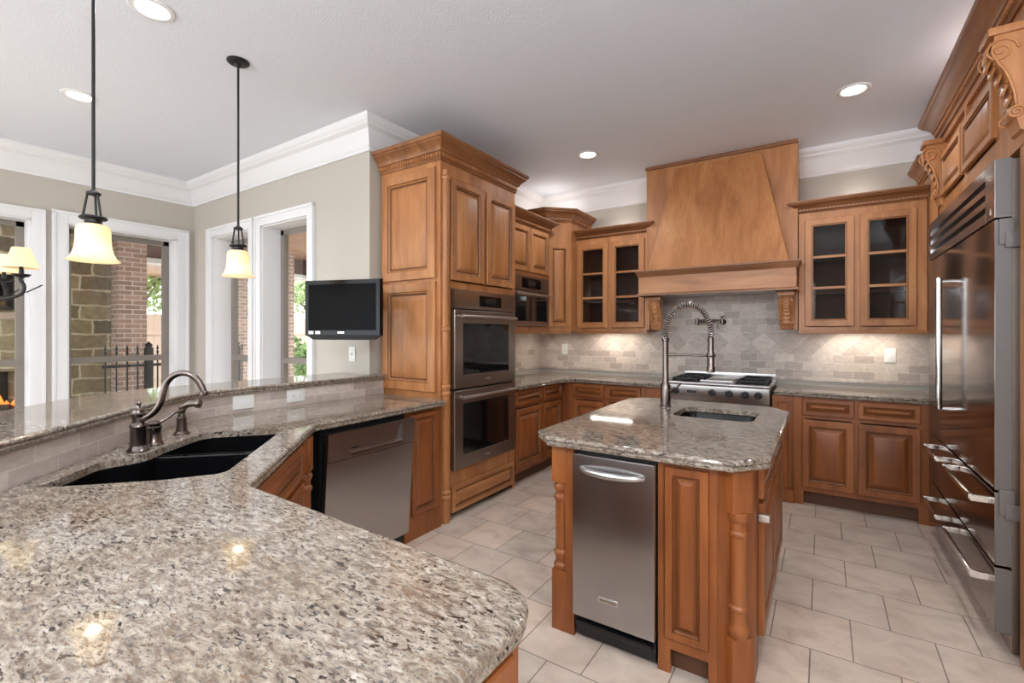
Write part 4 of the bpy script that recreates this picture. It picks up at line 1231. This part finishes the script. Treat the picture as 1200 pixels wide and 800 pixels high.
# ================================================================== outside, seen through the windows
struct(MB().box(-16, -6.2, -6, 10, -.2, -.05).box(-6.2, -3.25, 2.70, 10, -.2, -.05).build('patio_paving', 'paving'))
struct(MB().box(-9.0, -6.2, -2.2, 3.6, 2.78, 2.86).box(-14.0, -3.25, 3.6, 5.6, 2.78, 2.86).box(-6.2, -3.25, 2.70, 3.6, 2.78, 2.86).build('patio_ceiling', 'soffit'))
t = thing('patio_beam', 'brown roof beam of the covered patio', 'beam', (-8.4, 5.0, 2.5))
MB().box(-.1, .1, -2.3, 3.2, 0, .28).build('beam_board', 'beam', t); MB().box(-.13, .13, -2.3, 3.2, -.07, -.001).build('fascia_board', 'white', t)
t = thing('patio_beam', 'brown roof beam along the far edge of the patio behind the narrow windows', 'beam', (-5.8, 5.5, 2.4))
MB().box(-8.2, 2.4, -.1, .1, .1, .375).build('beam_board', 'beam', t); MB().box(-8.2, 2.4, -.13, .13, .02, .098).build('fascia_board', 'white', t)
t = thing('outdoor_fireplace', 'outdoor stone fireplace with a burning firebox', 'fireplace', (-8.3, 1.0, 0))
mb = MB()
mb.boxuv(-.7, 0, -1.9, -.75, -.05, 2.78).boxuv(-.7, 0, .47, 1.40, -.05, 2.78).boxuv(-.7, 0, -.75, .47, .92, 2.78).boxuv(-.7, 0, -.75, .47, -.05, .42)
mb.build('stone_body', 'stone', t)
MB().box(-.69, -.5, -.74, .46, .43, .91).build('firebox', 'black', t)
MB().box(-.02, .14, -1.0, .75, 1.56, 1.64, .01).build('mantel_shelf', 'fence', t)
MB().box(-.02, .25, -1.0, .8, .36, .44, .01).build('hearth_slab', 'paving', t)
fb = MB()
for k in range(14):
    y = -.25+.055*k; hgt = random.uniform(.06, .16)
    fb.lathe([(.001, 0), (.035, .03), (.03, hgt*.4), (.012, hgt*.75), (.001, hgt)], (-.2+random.uniform(-.06, .06), y, .47), 8)
fb.build('fire', 'flame', t)
lg = MB()
for y, z in ((-.1, .46), (.12, .47), (.3, .46)): lg.tube([(-.25, y-.1, z), (-.12, y+.12, z+.01)], .04, 10)
lg.build('log', 'bark', t)
t = thing('outdoor_television', 'black television hung on the outdoor fireplace', 'television', (-8.235, .80, 1.97))
MB().box(0, .05, -.62, .62, -.30, .30, .006).build('housing', 'black', t); MB().box(.05, .053, -.6, .6, -.27, .285).build('screen', 'screen', t); MB().box(-.06, 0, -.2, .2, -.2, .2).build('mount', 'iron', t)
t = thing('brick_column', 'square brick column of the patio beside the stone fireplace', 'column', (-8.12, 2.55, 0))
MB().boxuv(-.32, 0.09, -.17, .155, -.05, 2.78).build('brick_shaft', 'brick', t); MB().box(-.36, .12, -.21, .20, -.05, .1, .01).build('plinth', 'paving', t)
t = thing('brick_column', 'brick column of the patio seen through the right narrow window', 'column', (-7.74, 4.55, 0))
MB().boxuv(-.13, .13, -.13, .13, -.05, 2.78).build('brick_shaft', 'brick', t); MB().box(-.17, .17, -.17, .17, -.05, .1, .01).build('plinth', 'paving', t)
t = thing('brick_column', 'brick column of the patio seen through the left narrow window', 'column', (-9.42, 4.62, 0))
MB().boxuv(-.13, .13, -.13, .13, -.05, 2.78).build('brick_shaft', 'brick', t); MB().box(-.17, .17, -.17, .17, -.05, .1, .01).build('plinth', 'paving', t)
t = thing('iron_fence', 'black iron picket fence beyond the patio', 'fence', (-7.45, 2.05, -.05))
for z in (.25, 1.0): MB().box(-.015, .015, 0, 2.1, z, z+.035).build('rail', 'iron', t)
for k in range(20):
    y = .03+.11*k
    MB().tube([(0, y, 0), (0, y, 1.18)], .009, 6).lathe([(.009, 1.17), (.016, 1.19), (.006, 1.215), (.014, 1.235), (.001, 1.29)], (0, y, 0), 6).build('picket', 'iron', t)
for y in (.48, 1.6): MB().box(-.04, .04, y-.04, y+.04, 0, 1.25, .004).lathe([(.03, 1.25), (.045, 1.28), (.02, 1.31), (.001, 1.33)], (0, y, 0), 10).build('fence_post', 'iron', t)
t = thing('wooden_fence', 'pale cedar board fence at the back of the yard', 'fence', (-12.5, 5.0, -.05))
fb = MB()
for k in range(56): fb.box(-.012, .012, -3.5+.142*k, -3.5+.142*k+.136, 0, 1.85+.01*(k % 3))
fb.build('fence_boards', 'fence', t); MB().box(.012, .05, -3.5, 4.4, .4, .49).box(.012, .05, -3.5, 4.4, 1.4, 1.49).build('rail', 'fence', t)
t = thing('wooden_fence', 'cedar board fence behind the trees outside the narrow windows', 'fence', (-15.5, 11.2, -.05))
fb = MB()
for k in range(56): fb.box(-2.5+.142*k, -2.5+.142*k+.136, -.012, .012, 0, 1.85+.01*(k % 3))
fb.build('fence_boards', 'fence', t); MB().box(-2.5, 5.4, -.05, -.012, .4, .49).build('rail', 'fence', t)
def tree(label, x, y, h, R, mat, n=2600, zc=None, trunk=True):
    t = thing('tree' if trunk else 'shrub', label, 'tree' if trunk else 'shrub', (x, y, -.05))
    if trunk:
        tb = MB().tube([(0, 0, 0), (.05, .04, h*.3), (0, .1, h*.55), (.1, .1, h*.8)], [.16, .13, .09, .04], 10)
        for k in range(7):
            a = k*2.4; tb.tube([(0, .05, h*(.3+.05*k)), (R*.4*math.cos(a), R*.4*math.sin(a), h*(.42+.05*k)), (R*.8*math.cos(a), R*.8*math.sin(a), h*(.5+.05*k))], [.05, .03, .012], 6)
        tb.build('trunk', 'bark', t)
    lb = MB(); rnd = random.Random(int(x*100+y*10))
    cl = [(rnd.uniform(-.6, .6)*R, rnd.uniform(-.6, .6)*R, rnd.uniform(.45 if trunk else .25, .9)*h, rnd.uniform(.3, .55)*R) for _ in range(16)]
    for k in range(n):
        c = cl[k % 16]
        v = Vector((rnd.gauss(0, 1), rnd.gauss(0, 1), rnd.gauss(0, 1))).normalized()*c[3]*rnd.uniform(.6, 1)
        p = Vector(c[:3])+v; s_ = rnd.uniform(.05, .10)
        a = Vector((rnd.gauss(0, 1), rnd.gauss(0, 1), rnd.gauss(0, 1))).normalized(); b = a.orthogonal().normalized()
        lb.face([p-a*s_, p+b*s_*.5, p+a*s_, p-b*s_*.5])
    lb.build('foliage', mat, t, normals=False)
tree('pale leafy tree behind the cedar fence in the wide window', -14.8, 4.7, 5.2, 1.7, 'leaf2', 4200)
tree('green tree beyond the yard behind the left narrow window', -17.6, 9.0, 5.0, 1.3, 'leaf2', 3200)
tree('leafy tree near the end of the patio in the right narrow window', -13.6, 8.9, 5.0, 1.3, 'leaf2', 3200)
tree('low green shrub outside the right narrow window', -10.6, 6.9, 1.4, .7, 'leaf', 1500, trunk=False)
